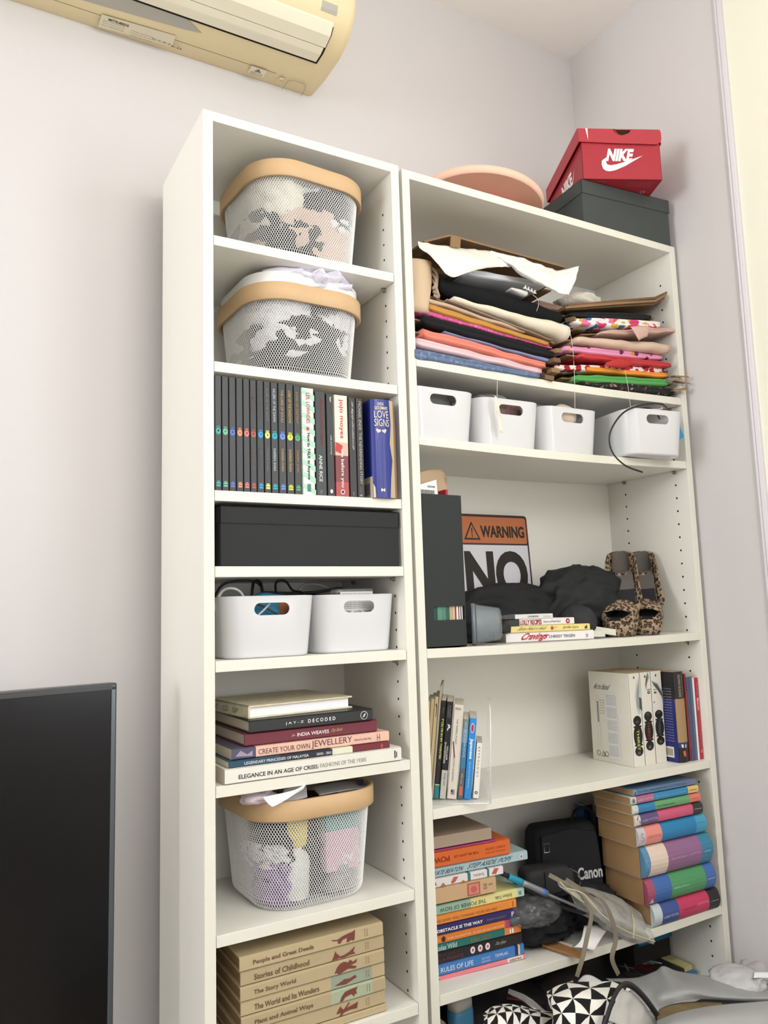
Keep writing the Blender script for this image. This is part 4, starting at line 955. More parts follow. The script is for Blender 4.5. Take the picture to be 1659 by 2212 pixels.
# right stack
fold('dark floral fabric at the bottom of the right fabric stack', (1258, 823), (1460, 846), .014, .016, spots('darkflor', (36, 38, 36), [(120, 64, 74), (60, 78, 60), (150, 130, 110), (40, 44, 40)], 75, .34, distort=.02), seed=21, tm=.022, card=(.02, .022), y=.006)
fold('bright green fabric above the dark floral one', (1246, 815), (1443, 826), .014, .018, mat((84, 164, 84), .75, .15), seed=22, y=.004, card=(.03, .03), tm=.021)
fold('orange fabric between the green and red ones', (1272, 796), (1442, 810), .011, .012, mat((240, 146, 48), .7, .2), seed=23, y=.006, card=(.03, .02))
fold('white fabric printed with dark red flowers above the orange one', (1203, 792), (1436, 800), .010, .014, spots('redflor', (232, 222, 216), [(166, 30, 46), (190, 40, 56), (120, 24, 40)], 55, .50, distort=.015), seed=24, y=.012, card=(.02, .02), tm=.020)
fold('glossy red fabric in the middle of the right stack', (1257, 766), (1450, 788), .012, .013, mat((200, 40, 50), .4, .5), seed=25, y=.002, card=(.03, .012), tm=.018)
sheet('red_scrap', [[at(1310, 783, y=-.004), at(1335, 775, y=-.008), at(1362, 776, y=-.006)], [at(1305, 790, y=-.004), at(1335, 788, y=-.012), at(1366, 787, y=-.008)], [at(1318, 792, y=-.002), at(1345, 796, y=-.006), at(1358, 790, y=-.004)]], mat((190, 50, 50), .7, .2), 10, 6, .003, 60, label='crumpled red scrap bulging from the red flowered fabric', cat='fabric')
fold('pink fabric with plum and gold dots above the glossy red', (1223, 751), (1431, 772), .013, .011, spots('pinkdots', (222, 150, 184), [(112, 36, 84), (200, 150, 70), (226, 160, 190), (150, 50, 110)], 58, .42), seed=26, y=.010, card=(.01, .015), tm=.020)
fold('nude satin fabric bulging at the right end', (1246, 732), (1448, 752), .014, .026, mat((210, 180, 158), .32, .55), seed=27, y=.0, card=(.015, .012), tm=.024, wob=.004, crease=False)
fold('dusty pink crepe fabric above the nude satin', (1300, 718), (1462, 712), .006, .008, mat((206, 168, 156), .75, .15), seed=28, y=.004, card=(.05, .035), tm=.016, wob=.004)
sheet('pink_scrap', [[at(1362, 706, y=-.006), at(1384, 704, y=-.008), at(1405, 707, y=-.006)], [at(1370, 718, y=-.012), at(1388, 716, y=-.014), at(1402, 716, y=-.01)], [at(1380, 736, y=-.012), at(1384, 733, y=-.012), at(1398, 727, y=-.01)]], mat((206, 168, 156), .75, .15), 8, 6, label='corner of dusty pink fabric hanging like a tongue', cat='fabric')
fold('white fabric with large bright flowers near the top of the right stack', (1238, 692), (1428, 700), .016, .016, spots('bigflor', (238, 232, 230), [(206, 70, 120), (226, 120, 160), (56, 110, 160), (214, 176, 60), (214, 90, 70), (236, 226, 224)], 38, .52, distort=.03), seed=29, y=.006, card=(.0, .012), tm=.024)
fold('black fabric under the top cardboard of the right stack', (1232, 678), (1408, 684), .008, .012, mat((36, 38, 40), .85, .15, bump=.2, bscale=100), seed=30, y=.010, card=(.01, .02), tm=.020)
for i, (a, b_, yy, lab) in enumerate((((1222, 668), (1436, 650), .02, 'lowest'), ((1222, 664), (1440, 643), .012, 'middle'), ((1228, 660), (1445, 636), .02, 'topmost'))):
    p, q = at(*a, y=yy), at(*b_, y=yy); d_ = q - p; c = MB(); w = Vector((0, 0, .0028))
    vs = []
    for f, bend in ((0, 0), (.5, -.002), (.88, -.001), (1, .008)):
        pt = d_ * f + Vector((0, 0, bend - .004 * (f == .88)))
        vs += [pt - w, pt + w, pt + w + Vector((0, .15, .0)), pt - w + Vector((0, .15, 0))]
    c.loft([vs[4 * k:4 * k + 4] for k in range(4)], CARD if i % 2 else CARD2); o = c.build('cardboard_sheet'); o.location = p
    tag(o, '%s of three brown cardboard sheets on top of the right fabric stack' % lab, 'cardboard', 'cardboard sheets on the right stack')
for i, (u, v, a, lab) in enumerate(((1478, 816, .1, 'upper'), (1481, 829, .25, 'middle'), (1476, 843, -.1, 'lower'))):
    c = MB(); c.add([(-.03, .0, 0), (.008, -.012, .001), (.014, -.006, .006), (-.02, .02, .005), (-.03, .0, .003), (.008, -.012, .004), (.014, -.006, .009), (-.02, .02, .008)], [(0, 1, 2, 3), (4, 5, 6, 7), (0, 1, 5, 4), (1, 2, 6, 5), (2, 3, 7, 6), (3, 0, 4, 7)], CARD)
    o = c.build('card_corner'); o.location = at(u, v, y=-.006) + Vector((-.006, 0, -.004)); o.rotation_euler = (0, a, 0); tag(o, '%s of three brown card corners jutting out at the bottom right of the fabric shelf' % lab, 'cardboard', 'card corners at the right')
for i, (u, v, lab) in enumerate(((1185, 815, 'lying on the shelf edge between the stacks'), (1200, 800, 'just above the lowest one between the stacks'), (1205, 778, 'at the end of the coral fabric'), (1212, 758, 'at the end of the long black fabric'), (1247, 690, 'folded at the left of the flowered fabric'))):
    c = MB(); c.box(0, .022, 0, .02, 0, .010, CARD if i % 2 else CARD2); o = c.build('card_end', bevel=.001); o.location = at(u, v, y=.0) - Vector((.011, 0, .005)); o.rotation_euler = (0, .12 - .1 * i, .2 * i - .3)
    tag(o, 'brown card end %s' % lab, 'cardboard', 'card ends between the stacks')

# ============================================================ WIDE BOOKCASE: MIDDLE SHELF
zc = 1.0594
def magazine_file():
    r = thing('magazine_file', 'tall black magazine file with a slot near its foot, left end of middle shelf', 'file', (.4300, .006, zc), 0)
    bm_ = mat((45, 49, 49), .7, .3, var=.02, bump=.1, bscale=300); w, d, h, t = .0925, .245, .296, .0022
    b = MB(); b.box(0, t, 0, d, 0, h, bm_); b.box(w - t, w, 0, d, 0, h, bm_); b.box(t, w - t, d - t, d, 0, h * .8, bm_); b.box(t, w - t, 0, d, 0, t, bm_)
    b.box(t, w - t, 0, t, .078, h, bm_); b.box(t, w - t, 0, t, 0, .052, bm_); b.box(t, .018, 0, t, .052, .078, bm_)
    b.build('case', r)
    cols_ = [(40, 84, 72), (92, 140, 118), (84, 130, 110), (50, 100, 84), (186, 160, 122), (204, 176, 140), (150, 30, 60), (226, 220, 210), (90, 40, 70), (230, 226, 220), (70, 60, 60), (224, 216, 206)]
    x = .019
    for i, c in enumerate(cols_):
        q = MB(); ww = [.010, .012, .008, .008, .007, .006, .003, .005, .002, .003, .002, .003][i]; q.box(x, x + ww - .0004, .004, .2, .0025, .262, mat(c, .6, .2)); o = q.build('leaflet'); o.location = r.location
        tag(o, 'leaflet seen edge-on in the slot of the black magazine file, %s' % ['dark green leftmost', 'light green second', 'mid green third', 'deep green fourth', 'tan fifth', 'sand sixth', 'crimson seventh', 'ivory eighth', 'plum ninth', 'white tenth', 'grey eleventh', 'cream rightmost'][i], 'leaflet', 'leaflets in the magazine file'); x += ww
magazine_file()
sheet('brown_envelope', [[at(908, 1020, y=.05), at(935, 1014, y=.06), at(955, 1016, y=.07), at(965, 1034, y=.06)], [at(908, 1045, y=.05), at(935, 1046, y=.055), at(955, 1052, y=.06), at(966, 1062, y=.06)], [at(908, 1072, y=.05), at(935, 1074, y=.055), at(955, 1076, y=.06), at(963, 1078, y=.06)]], mat((188, 160, 128), .75, .15, var=.06), 16, 10, .002, 30, thick=.0012, label='brown paper envelope sticking out of the black magazine file', cat='envelope')
def inv():
    r = thing('invoice', 'white invoice paper with a barcode standing in the magazine file', 'paper', (.4395, .03, 1.34), .12)
    b = MB(); b.add([(-.008, 0, 0), (.050, 0, 0), (.046, 0, .050), (-.008, 0, .034)], [(0, 1, 2, 3)], PAPER); b.build('page', r, solid=.0004)
    t_ = MB(); F = lambda a, q, e: (a, -.0004 - e, q)
    put_text(t_, 'INVOICE', .041, .022, .037, .033, (60, 60, 62), F, .02)
    for i in range(14): t_.add([F(.004 + i * .0026, .008, .0004), F(.0054 + i * .0026, .008, .0004), F(.0054 + i * .0026, .028, .0004), F(.004 + i * .0026, .028, .0004)], [(0, 1, 2, 3)], mat((70, 70, 72), .7, .2))
    t_.build('invoice_print', r)
inv()
q = MB(); q.box(0, .005, 0, .03, 0, .012, mat((190, 40, 60), .5, .3)); o = q.build('red_tab'); o.location = at(963, 1070, y=.03); tag(o, 'small red tab beside the brown envelope in the magazine file', 'tab')
def sign():
    r = thing('warning_sign', 'orange and white warning sign leaning on the back of the middle shelf', 'sign', (.664, .225, zc), 0)
    r.rotation_euler = (-.07, 0, 0)
    w, h = .224, .298
    b = MB(); b.prism([(x + w / 2, y + h / 2) for x, y, _ in rrect(w, h, .008, 4)], 0, .002, mat((62, 34, 30), .5, .4), axis='y', xf=Matrix.Identity(4))
    b.build('plate', r)
    p = MB(); F = lambda a, q, e: (a, -e, q)
    put_poly(p, [(x + w / 2, y + h - .006 - .032) for x, y, _ in rrect(w - .010, .064, .005, 4)], (196, 112, 66), F, rough=.4)
    put_poly(p, [(.005, .005), (w - .005, .005), (w - .005, h - .074), (.005, h - .074)], (216, 216, 224), F, rough=.4)
    bk = (44, 38, 36)
    put_text(p, 'WARNING', .079, .212, h - .056, h - .027, bk, F, .035, eps=.0008)
    tri = [(.030, h - .062), (.078, h - .062), (.054, h - .018)]; cx, cy = .054, h - .047
    put_poly(p, tri, bk, F, eps=.0008); put_poly(p, [((a - cx) * .74 + cx, (b_ - cy) * .74 + cy) for a, b_ in tri], (196, 112, 66), F, eps=.001)
    put_text(p, '!', .0525, .0558, h - .056, h - .033, bk, F, .03, eps=.0013)
    put_text(p, 'NO', .026, .211, h - .203, h - .088, bk, F, .045, eps=.0008)
    put_text(p, 'DIVING', .045, .205, .01, .082, bk, F, .04, eps=.0008)
    p.build('sign_face', r)
sign()
BAGM = mat((40, 42, 44), .7, .25, bump=.35, bscale=40)
crumple('black_fabric_bag', (.975, .165, zc + .068), (.155, .075, .092), BAGM, 41, amp=.28, fs=1.5, base=zc + .0005, label='large crumpled black fabric bag lying across the middle shelf', cat='bag', sub=5)
crumple('black_cloth', (.735, .160, zc + .050), (.17, .055, .074), mat((37, 38, 40), .75, .2, bump=.3, bscale=40), 47, amp=.25, fs=1.5, base=zc + .0005, label='black cloth sagging before the warning sign', cat='cloth', sub=5)
crumple('black_pouch', (.885, .085, zc + .034), (.046, .04, .040), mat((52, 53, 58), .7, .2), 3, amp=.08, base=zc + .0005, label='smooth dark grey rounded pouch between the cookbooks and the left shoe', cat='pouch', sub=4)
def tub():
    r = thing('plastic_tub', 'frosted plastic tub lying on its side right of the magazine file', 'tub', (.578, .045, zc + .042), .95)
    m_ = mat((196, 208, 214), .25, .5, trans=.0); m2 = clear((160, 170, 178), .38, .2)
    b = MB(); xf = Matrix.Rotation(radians(90), 4, 'X')
    b.lathe([(0, .048), (.026, .048), (.032, .044), (.040, 0), (.0415, -.001), (.041, -.004), (.038, 0), (.030, .042), (0, .044)], m2, 36, xf=xf); b.build('tub_body', r, smooth=True)
    c = MB(); c.lathe([(.0385, -.004), (.042, -.0045), (.042, -.012), (.0375, -.0125), (.0385, -.004)], mat((120, 132, 142), .35, .5), 36, xf=xf); c.build('tub_lip', r, smooth=True)
tub()
# cookbooks
def cook(label, s0, L, T, z, col, yaw=-.17, **k):
    a = Vector((.6655, .066, 0)); u = Vector((cos(yaw), sin(yaw), 0)); p = a + u * s0
    return book(label, L, T, .16, (p.x, p.y, z), col, rz=yaw, **k)
book_z = zc + .0002
cook('white cookbook with a red script title, lowest of the four cookbooks', 0, .217, .0205, book_z, (232, 228, 228), txt=[('Cravings', .17, .46, .05, .95, (190, 40, 56), .03, .3), ('CHRISSY TEIGEN', .475, .775, .34, .64, (70, 66, 66), .01), ('clarkson', .905, .93, .25, .75, (120, 90, 110), 0)], pages=(230, 226, 218), hard=True)
cook('yellow cookbook with thin script lettering, second of the cookbooks', .012, .196, .0138, book_z + .0208, (232, 214, 128), txt=[('Skinny Meals in Heels', .09, .43, .18, .80, (120, 100, 60), 0, .2), ('Jennifer Joyce', .65, .85, .26, .76, (130, 100, 50), 0)], polys=[([(.49, .5), (.51, .85), (.535, .6), (.53, .3), (.505, .2)], (190, 70, 80)), ([(.93, .2), (.965, .2), (.965, .8), (.93, .5)], (90, 70, 40)), ([(.535, .5), (.56, .75), (.575, .4), (.56, .65)], (170, 110, 90))])
cook('white cookbook with red block capitals, third of the cookbooks', .006, .163, .0142, book_z + .0348, (232, 228, 224), bands=[(0, .17, (40, 42, 44))], txt=[('LOLLY RECIPES', .18, .50, .12, .88, (168, 36, 48), .03), ('Dessert and Nadia Roden', .53, .79, .36, .68, (90, 80, 80), 0)], polys=[(disc(.90, .5, .032, .38), (176, 40, 54)), (disc(.90, .5, .012, .14), (232, 228, 224), .0006)])
cook('thin white cookbook topmost of the four, its left half dark', -.002, .118, .0098, book_z + .0492, (224, 222, 220), bands=[(0, .22, (66, 68, 70))], txt=[('I LOVE MUFFINS', .48, .70, .28, .68, (80, 76, 76), .01), ('Anna Carstensen', .80, .95, .34, .62, (130, 124, 124), 0)])
q = MB(); q.box(0, .026, 0, .05, 0, .016, mat((38, 39, 41), .6, .3)); o = q.build('black_wallet', bevel=.003); o.location = (.645, .058, book_z + .0215); o.rotation_euler = (0, .1, -.17); tag(o, 'small black wallet edge between the stacked cookbooks', 'wallet')
def belt(label, pts, h=.014, name='white_belt', col=(222, 220, 206)):
    P = smooth_path(pts, 30); o0 = P[0]; b = MB(); rings = []
    for i, p in enumerate(P):
        t = (P[min(i + 1, 29)] - P[max(i - 1, 0)]); n = Vector((-t.y, t.x, 0)).normalized() * .0012; p = p - o0
        rings.append([tuple(p + n), tuple(p - n), tuple(p - n + Vector((0, 0, h))), tuple(p + n + Vector((0, 0, h)))])
    b.loft(rings, mat(col, .5, .3)); o = b.build(name, smooth=False, bevel=.0004); o.location = o0; return tag(o, label, 'belt')
belt('cream belt curving behind another on the shelf before the left shoe', [(.862, .075, zc + .012), (.895, .06, zc + .012), (.93, .055, zc + .007), (.965, .048, zc + .001)])
belt('lower cream belt end lying beside the white cookbook', [(.872, .07, zc + .003), (.885, .050, zc + .002), (.905, .040, zc + .001), (.925, .042, zc + .0008)], h=.013)
LEO = spots('leopard', (163, 144, 118), [(58, 44, 38), (66, 50, 42), (52, 40, 34)], 118, .50, .75, distort=.006, ring=(.22, (128, 98, 76)))
def shoe(label, toe, yaw, mirror):
    r = thing('high_heel_shoe', label, 'shoe', (toe[0], toe[1], zc), yaw, 'leopard print peep-toe heels')
    Lr = .160; NS = 22; INS = mat((46, 46, 50), .75, .2); INS2 = mat((104, 98, 92), .6, .2)
    def Wd(s): 
        K = [(0, .012), (.04, .024), (.12, .034), (.28, .039), (.45, .036), (.62, .030), (.80, .0265), (.92, .022), (.98, .012), (1, .003)]
        for i in range(len(K) - 1):
            if s <= K[i + 1][0]: f = (s - K[i][0]) / (K[i + 1][0] - K[i][0]); f = f if i not in (0,) else sqrt(f); return K[i][1] + (K[i + 1][1] - K[i][1]) * f
        return .003
    def H(s): return .036 + .008 * s / .3 if s < .3 else .044 + .108 * (1 - cos(min((s - .3) / .62, 1) * pi)) / 2
    def Y(s): return Lr * s
    def X(s): return mirror * .006 * sin(pi * s)
    ss = [0, .015, .04, .08] + [.12 + .04 * i for i in range(21)] + [.975, 1]
    b = MB(); rings = []
    for s in ss:
        w, h = Wd(s), H(s); lo = 0.0012 + max(0, s - .36) * .0 if s < .36 else h - .008
        if .36 <= s < .5: lo = (s - .36) / .14 * (h - .008)
        wl = w * (.80 if s < .45 else .95)
        yy = Y(s) + (.010 if s < .03 else 0) * 0
        rings.append([(X(s) - w, yy, h), (X(s) + w, yy, h), (X(s) + w * 1.0, yy, (h + lo) / 2), (X(s) + wl, yy + .006 * (s < .1), lo), (X(s) - wl, yy + .006 * (s < .1), lo), (X(s) - w, yy, (h + lo) / 2)])
    b.loft(rings, LEO); b.build('platform_sole', r, smooth=True)
    c = MB(); g = [[(X(s) + q * Wd(s) * .97, Y(s), H(s) + .0016 + .002 * q * q) for q in (-1, -.5, 0, .5, 1)] for s in ss]
    n = 5; vs = [p for g_ in g for p in g_]; fs = [(j * n + i, j * n + i + 1, (j + 1) * n + i + 1, (j + 1) * n + i) for j in range(len(ss) - 1) for i in range(n - 1)]
    c.add(vs, fs, INS)
    for k in range(len(c.mi)):
        if ss[k // 4] > .62: c.mi[k] = c.m(INS2)
    c.build('insole', r, smooth=True)
    # upper
    M = 25; u = MB(); U = []
    for s in ss:
        w, h = Wd(s) * 1.05, H(s)
        if s < .40: hh = .012 + .024 * sin(min(s / .34, 1) * pi / 2)
        else: hh = .036
        side = .026 + .014 * max(0, (s - .5)) * 2 if s < .75 else .033 + (s - .75) * .09
        row = []
        for k in range(M):
            a = pi * k / (M - 1)
            if s < .44: x = -w * cos(a) * (1 + .12 * sin(a)); zz = h - .003 + hh * sin(a) ** .8
            else:
                # two side walls that only rise to 'side'
                e = sin(a); x = -w * (1 if cos(a) > 0 else -1) * (1 + .30 * min(e * 2.2, 1)) ; zz = h - .003 + side * min(e * 2.2, 1)
            row.append((X(s) + x, Y(s) - (.004 * sin(a) if s < .05 else 0), zz))
        U.append(row)
    vs = [p for row in U for p in row]; fs = []
    for j in range(len(ss) - 1):
        s = (ss[j] + ss[j + 1]) / 2
        for k in range(M - 1):
            if s > .42 and 4 < k < M - 6: continue
            if s < .13 and M * .22 < k + .5 < M * .76: continue
            fs.append((j * M + k, j * M + k + 1, (j + 1) * M + k + 1, (j + 1) * M + k))
    # heel counter closing the back
    u.add(vs, fs, LEO); o = u.build('upper', r, smooth=True, solid=.0016)
    hcm = MB(); rows = []
    for q in (0, .35, .7, 1):
        rows.append([(X(.93) + .022 * (1 - .1 * q) * sin(a), Y(.90) + (.016 - .003 * q) * cos(a), H(1) - .004 + (.048 + .008 * cos(a)) * q) for a in [(-pi / 2 + pi * i / 12) for i in range(13)]])
    vs = [p for row in rows for p in row]; fs = [(j * 13 + i, j * 13 + i + 1, (j + 1) * 13 + i + 1, (j + 1) * 13 + i) for j in range(3) for i in range(12)]
    hcm.add(vs, fs, LEO); hcm.build('heel_counter', r, smooth=True, solid=.002)
    lin_ = MB(); lin_.add([(p[0] * .96, p[1] - .0015, p[2]) for p in vs], fs, INS2); lin_.build('heel_lining', r, smooth=True)
    k = MB(); k.loft([[(X(.9) + rr * cos(t), Y(.93) + dy + rr * sin(t), zz) for t in [2 * pi * i / 12 for i in range(12)]] for rr, dy, zz in ((.021, -.004, H(.93) - .004), (.016, .0, H(1) - .03), (.008, .006, H(1) - .06), (.0055, .006, .004), (.006, .006, .0005))], LEO); k.build('heel', r, smooth=True)
shoe('left leopard print peep-toe high heel beside the black bag', (.964, .046), -.94, 1)
shoe('right leopard print peep-toe high heel in the shelf corner', (1.052, .032), -.82, -1)

# ============================================================ WIDE BOOKCASE: SHELF WITH STANDING BOOKS
zd = .7677
yw, ln = -.62, .12
P0 = Vector((.4703, .066, zd)); ux = Vector((cos(yw), sin(yw), 0))
def lbook(label, s, L, T, W_, col, back=0.0, **k):
    # leaning book: its foot at distance s along the holder
    p = P0 + ux * s + Vector((-ux.y, ux.x, 0)) * back
    return book(label, L, T, W_, (p.x, p.y, zd + .0035), col, rz=yw, vertical=True, lean=ln, **k)
lbook('tall black paperback with yellow capitals leaning leftmost in the clear holder', .0, .186, .0095, .115, (38, 38, 40), bands=[(.855, .865, (210, 220, 130)), (.865, 1, (48, 132, 140))],
  txt=[('Sidney', .07, .125, .46, .70, (150, 150, 150), 0), ("F*CK! I'M IN MY TWENTIES", .19, .60, .42, .86, (226, 226, 110), .02), ('EMMA KOENIG', .63, .83, .4, .62, (92, 92, 94), 0)])
lbook('black paperback with a white foot label leaning second in the holder', .0112, .184, .0120, .112, (40, 40, 42), bands=[(.71, 1, (204, 200, 192))],
  txt=[('COLLINS', .04, .17, .58, .76, (150, 150, 150), 0), ('CLASSICS', .04, .16, .28, .46, (150, 150, 150), 0), ('WILLIAM', .46, .60, .52, .80, (226, 226, 222), .01), ('SHAKESPEARE', .42, .64, .16, .44, (226, 226, 222), .01), ('King Lear', .74, .87, .38, .74, (90, 88, 86), 0)], polys=[([(.235, .35), (.24, .8), (.27, .85), (.285, .55), (.31, .5), (.29, .35), (.26, .55)], (220, 220, 218))])
lbook('white paperback with a red matchstick on its spine, third in the holder', .0252, .178, .0190, .112, (232, 224, 210), txt=[('THE TIPPING POINT', .15, .42, .40, .58, (130, 120, 110), 0), ('MALCOLM GLADWELL', .54, .82, .36, .54, (130, 120, 110), 0), ('ABACUS', .03, .055, .18, .8, (150, 140, 130), .02)],
  polys=[([(.39, .16), (.40, .30), (.565, .52), (.56, .40)], (140, 50, 58)), ([(.90, .38), (.955, .38), (.955, .74), (.90, .74)], (150, 146, 138)), ([(.905, .38), (.93, .38), (.93, .55), (.905, .5)], (40, 38, 36), .0006)])
lbook('thin blue paperback with silver top and orange badge, fourth in the holder', .0462, .150, .0105, .108, (64, 132, 176), bands=[(0, .12, (120, 140, 138)), (.12, .3, (120, 160, 190)), (.62, 1, (88, 106, 124))],
  txt=[('LETS GET A SUGAR ESTATE', .04, .48, .36, .70, (206, 222, 230), 0), ('Minto', .69, .82, .3, .7, (214, 168, 90), .01)], polys=[([(.845, .22), (.96, .22), (.96, .78), (.845, .78)], (226, 110, 74))])
lbook('bright blue phrase book with white title, fifth in the holder', .0578, .152, .0138, .108, (36, 144, 226), txt=[('Japanese', .255, .51, .22, .78, (238, 244, 248), .03), ('phrase book & dictionary', .545, .87, .34, .64, (190, 224, 246), .0)],
  polys=[(disc(.125, .5, .062, .26, 16), (236, 232, 236)), (disc(.125, .5, .052, .19, 16), (200, 50, 70), .0006)])
lbook('small white astrology book, rightmost in the clear holder', .0752, .104, .0115, .085, (236, 233, 224), back=.004, txt=[('A S T R O L O G Y', .06, .62, .34, .64, (130, 92, 80), .0)], polys=[(disc(.90, .5, .028, .26, 14), (60, 60, 60)), (disc(.90, .5, .014, .14, 6), (220, 218, 210), .0006)])
def holder():
    r = thing('book_holder', 'clear acrylic holder around the small books on the shelf', 'book holder', (.4507, .0364, zd), yw + .04)
    cm = clear((232, 236, 238), .16, .06); t = .0025; w = .108
    b = MB(); b.box(-.012, w, -.002, .20, 0, t, cm); b.build('base_plate', r, bevel=.001)
    s = MB(); prof = [(.0, 0), (.11, 0), (.12, .186), (.065, .186), (.02, .17), (.004, .14)]
    xf = Matrix.Translation((w, 0, 0)) @ Matrix.Rotation(.05, 4, 'Y')
    s.prism(prof, -t, 0, cm, axis='x', xf=xf); s.build('side_plate', r, bevel=.001)
    e = MB(); e.tube([tuple(xf @ Vector((-.001, p[0], p[1]))) for p in prof[3:] + prof[:1]] , .0014, clear((246, 248, 248), .6, .05), 6); e.tube([(-.012, -.002, .001), (w - .006, -.002, .001), (w - .001, .003, .006)], .0014, clear((246, 248, 248), .6, .05), 6); e.build('polished_edge', r, smooth=True)
holder()
lbook('tall greige card folder leftmost beside the clear holder', -.0048, .214, .0042, .13, (178, 168, 146), pages=(170, 160, 138), cat='folder')
for i, (s_, c, lab) in enumerate(((-.0125, (206, 184, 136), 'yellowish booklet with a black curve, right beside the greige folder'), (-.0200, (196, 176, 132), 'pale yellow booklet second left of the greige folder'), (-.0275, (188, 166, 124), 'tan booklet at the far left behind the bookcase panel edge'))):
    lbook(lab, s_, .193 - .004 * i, .0068, .12, c, cat='booklet', polys=[([(.08, .3), (.06, .6), (.1, .8), (.2, .75), (.2, .6), (.1, .6)], (50, 44, 40))] if i == 0 else [])
# right group
ty = .053
def thirst(i, x, T):
    c = (229, 224, 210)
    gl = [(206, 214, 92), (150, 66, 50), (84, 96, 104)][i]
    z1 = [.58, .52, .52][i]
    def beetle(a0, a1):
        am = (a0 + a1) / 2; L_ = a1 - a0
        return [(disc(am, .5, L_ * .27, .40, 18), (34, 33, 32)), (disc(am - L_ * .36, .5, L_ * .12, .36, 14), (34, 33, 32), .00045), (disc(am + L_ * .36, .5, L_ * .12, .36, 14), (34, 33, 32), .00045),
                (disc(am - L_ * .22, .5, L_ * .03, .38, 14), (34, 33, 32), .00045), (disc(am + L_ * .22, .5, L_ * .03, .38, 14), (34, 33, 32), .00045)]
    po = beetle([.45, .42, .42][i], [.90, .86, .82][i])
    g, dk, li = (150, 154, 152), (78, 82, 84), (196, 198, 194)
    if i == 0: po = [([(.03, .95), (.12, .62), (.25, .45), (.40, .55), (.45, .70), (.43, 1), (.2, 1)], li), ([(.08, .9), (.2, .6), (.36, .55), (.42, .80), (.30, .75), (.2, .85)], g, .0005), ([(.26, .80), (.38, .78), (.42, 1), (.28, 1)], dk, .0006)] + po
    if i == 1: po = [([(.0, .75), (.05, .55), (.14, .42), (.2, .5), (.13, .62), (.06, .85)], g), ([(.02, .72), (.08, .56), (.16, .48), (.08, .68)], dk, .0005), (disc(.225, .72, .016, .13, 14), (66, 62, 60), .0006), (disc(.225, .72, .006, .05, 10), (220, 220, 216), .0009), ([(.19, .55), (.185, .9), (.2, .9), (.205, .6)], g, .0006)] + po
    if i == 2: po = [([(.10, .02), (.16, .2), (.2, .5), (.28, .85), (.42, 1), (.24, 1), (.14, .6)], g), ([(.12, .1), (.2, .5), (.3, .95), (.26, .98), (.15, .5)], dk, .0005), (disc(.235, .30, .012, .12, 14), (96, 92, 90), .0006), ([(.20, .12), (.195, .45), (.205, .45), (.21, .15)], g, .0006), ([(.335, .05), (.33, .2), (.345, .25), (.35, .08)], (168, 150, 146), .0006)] + po
    tx = [('NO.%d' % (i + 1), [.515, .445, .445][i], [.49, .475, .47][i] + (.05 if i == 0 else 0), .34, .62, (120, 118, 112), .0), ('THIRST', [.61, .54, .52][i], [.83, .74, .72][i], .38, .60, gl, .01), ('PIKE', [.845, .80, .76][i], [.875, .83, .79][i], .36, .60, (140, 138, 130), 0)]
    po.append(([(.035, .40), (.06, .40), (.06, .50), (.035, .50)], (50, 48, 46)))
    return book(['white worn paperback with its back cover showing, leftmost of three beetle-marked spines', 'middle of the three white paperbacks with beetle marks, an eye on its spine', 'right one of the three white paperbacks with beetle marks, half a face on its spine'][i], .207, T, .128, (x, ty, zd), c, vertical=True, txt=tx, polys=po, pages=(206, 178, 132), bulge=0, group='three white paperbacks with beetle marks')
r1 = thirst(0, 1.001, .0355); thirst(1, 1.0368, .0350); thirst(2, 1.0722, .0358)
def back_print():
    p = MB(); F = lambda a, b_, e: (-e - .0003, a, b_)      # a: depth, b: height on the left cover
    ink = (70, 66, 62)
    put_text(p, 'As to blood', .110, .062, .166, .180, ink, F, .0, .2)
    put_poly(p, [(.038, .010), (.076, .010), (.080, .160), (.044, .160)], (224, 224, 224), F)
    put_poly(p, [(.098, .04), (.106, .04), (.108, .15), (.100, .15)], (222, 222, 220), F)
    for k in range(22): put_poly(p, [(.100, .090 + k * .0022), (.105, .090 + k * .0022), (.105, .0911 + k * .0022), (.100, .0911 + k * .0022)], (60, 58, 58), F, eps=.0008)
    for bx in range(5):
        for k in range(7):
            z_ = .016 + bx * .029 + k * .0035; put_text(p, 'the night she came back to him again' if k % 2 else 'a thirst that nothing could ever end', .074, .044, z_, z_ + .0022, (96, 96, 98), F, 0, eps=.0008)
    for k in range(6): put_text(p, 'it was the last of the immortals', .096, .080, .140 - k * .006, .1425 - k * .006, (140, 134, 124), F, 0)
    put_poly(p, [(.086, .012), (.100, .012), (.093, .024)], ink, F); put_poly(p, [(.0885, .0135), (.0975, .0135), (.093, .0215)], (222, 216, 200), F, eps=.0009)
    for cx in (.108, .082): p.add([F(cx + rr * cos(2 * pi * i / 18), .018 + rr * sin(2 * pi * i / 18), .0005) for rr in (.006, .005) for i in range(18)], [(i, (i + 1) % 18, 18 + (i + 1) % 18, 18 + i) for i in range(18)], mat(ink, .6, .2))
    p.build('cover_print', r1)
back_print()
def printed_left(r, W_, L, items):
    p = MB(); F = lambda a, b_, e: (-e - .0003, a, b_)
    for it in items:
        if it[0] == 'r': put_poly(p, [(it[1], it[3]), (it[2], it[3]), (it[2], it[4]), (it[1], it[4])], it[5], F, eps=it[6])
        else: put_text(p, it[1], it[3], it[2], it[4], it[5], it[6], F, 0, eps=.0009)
    p.build('cover_print', r)
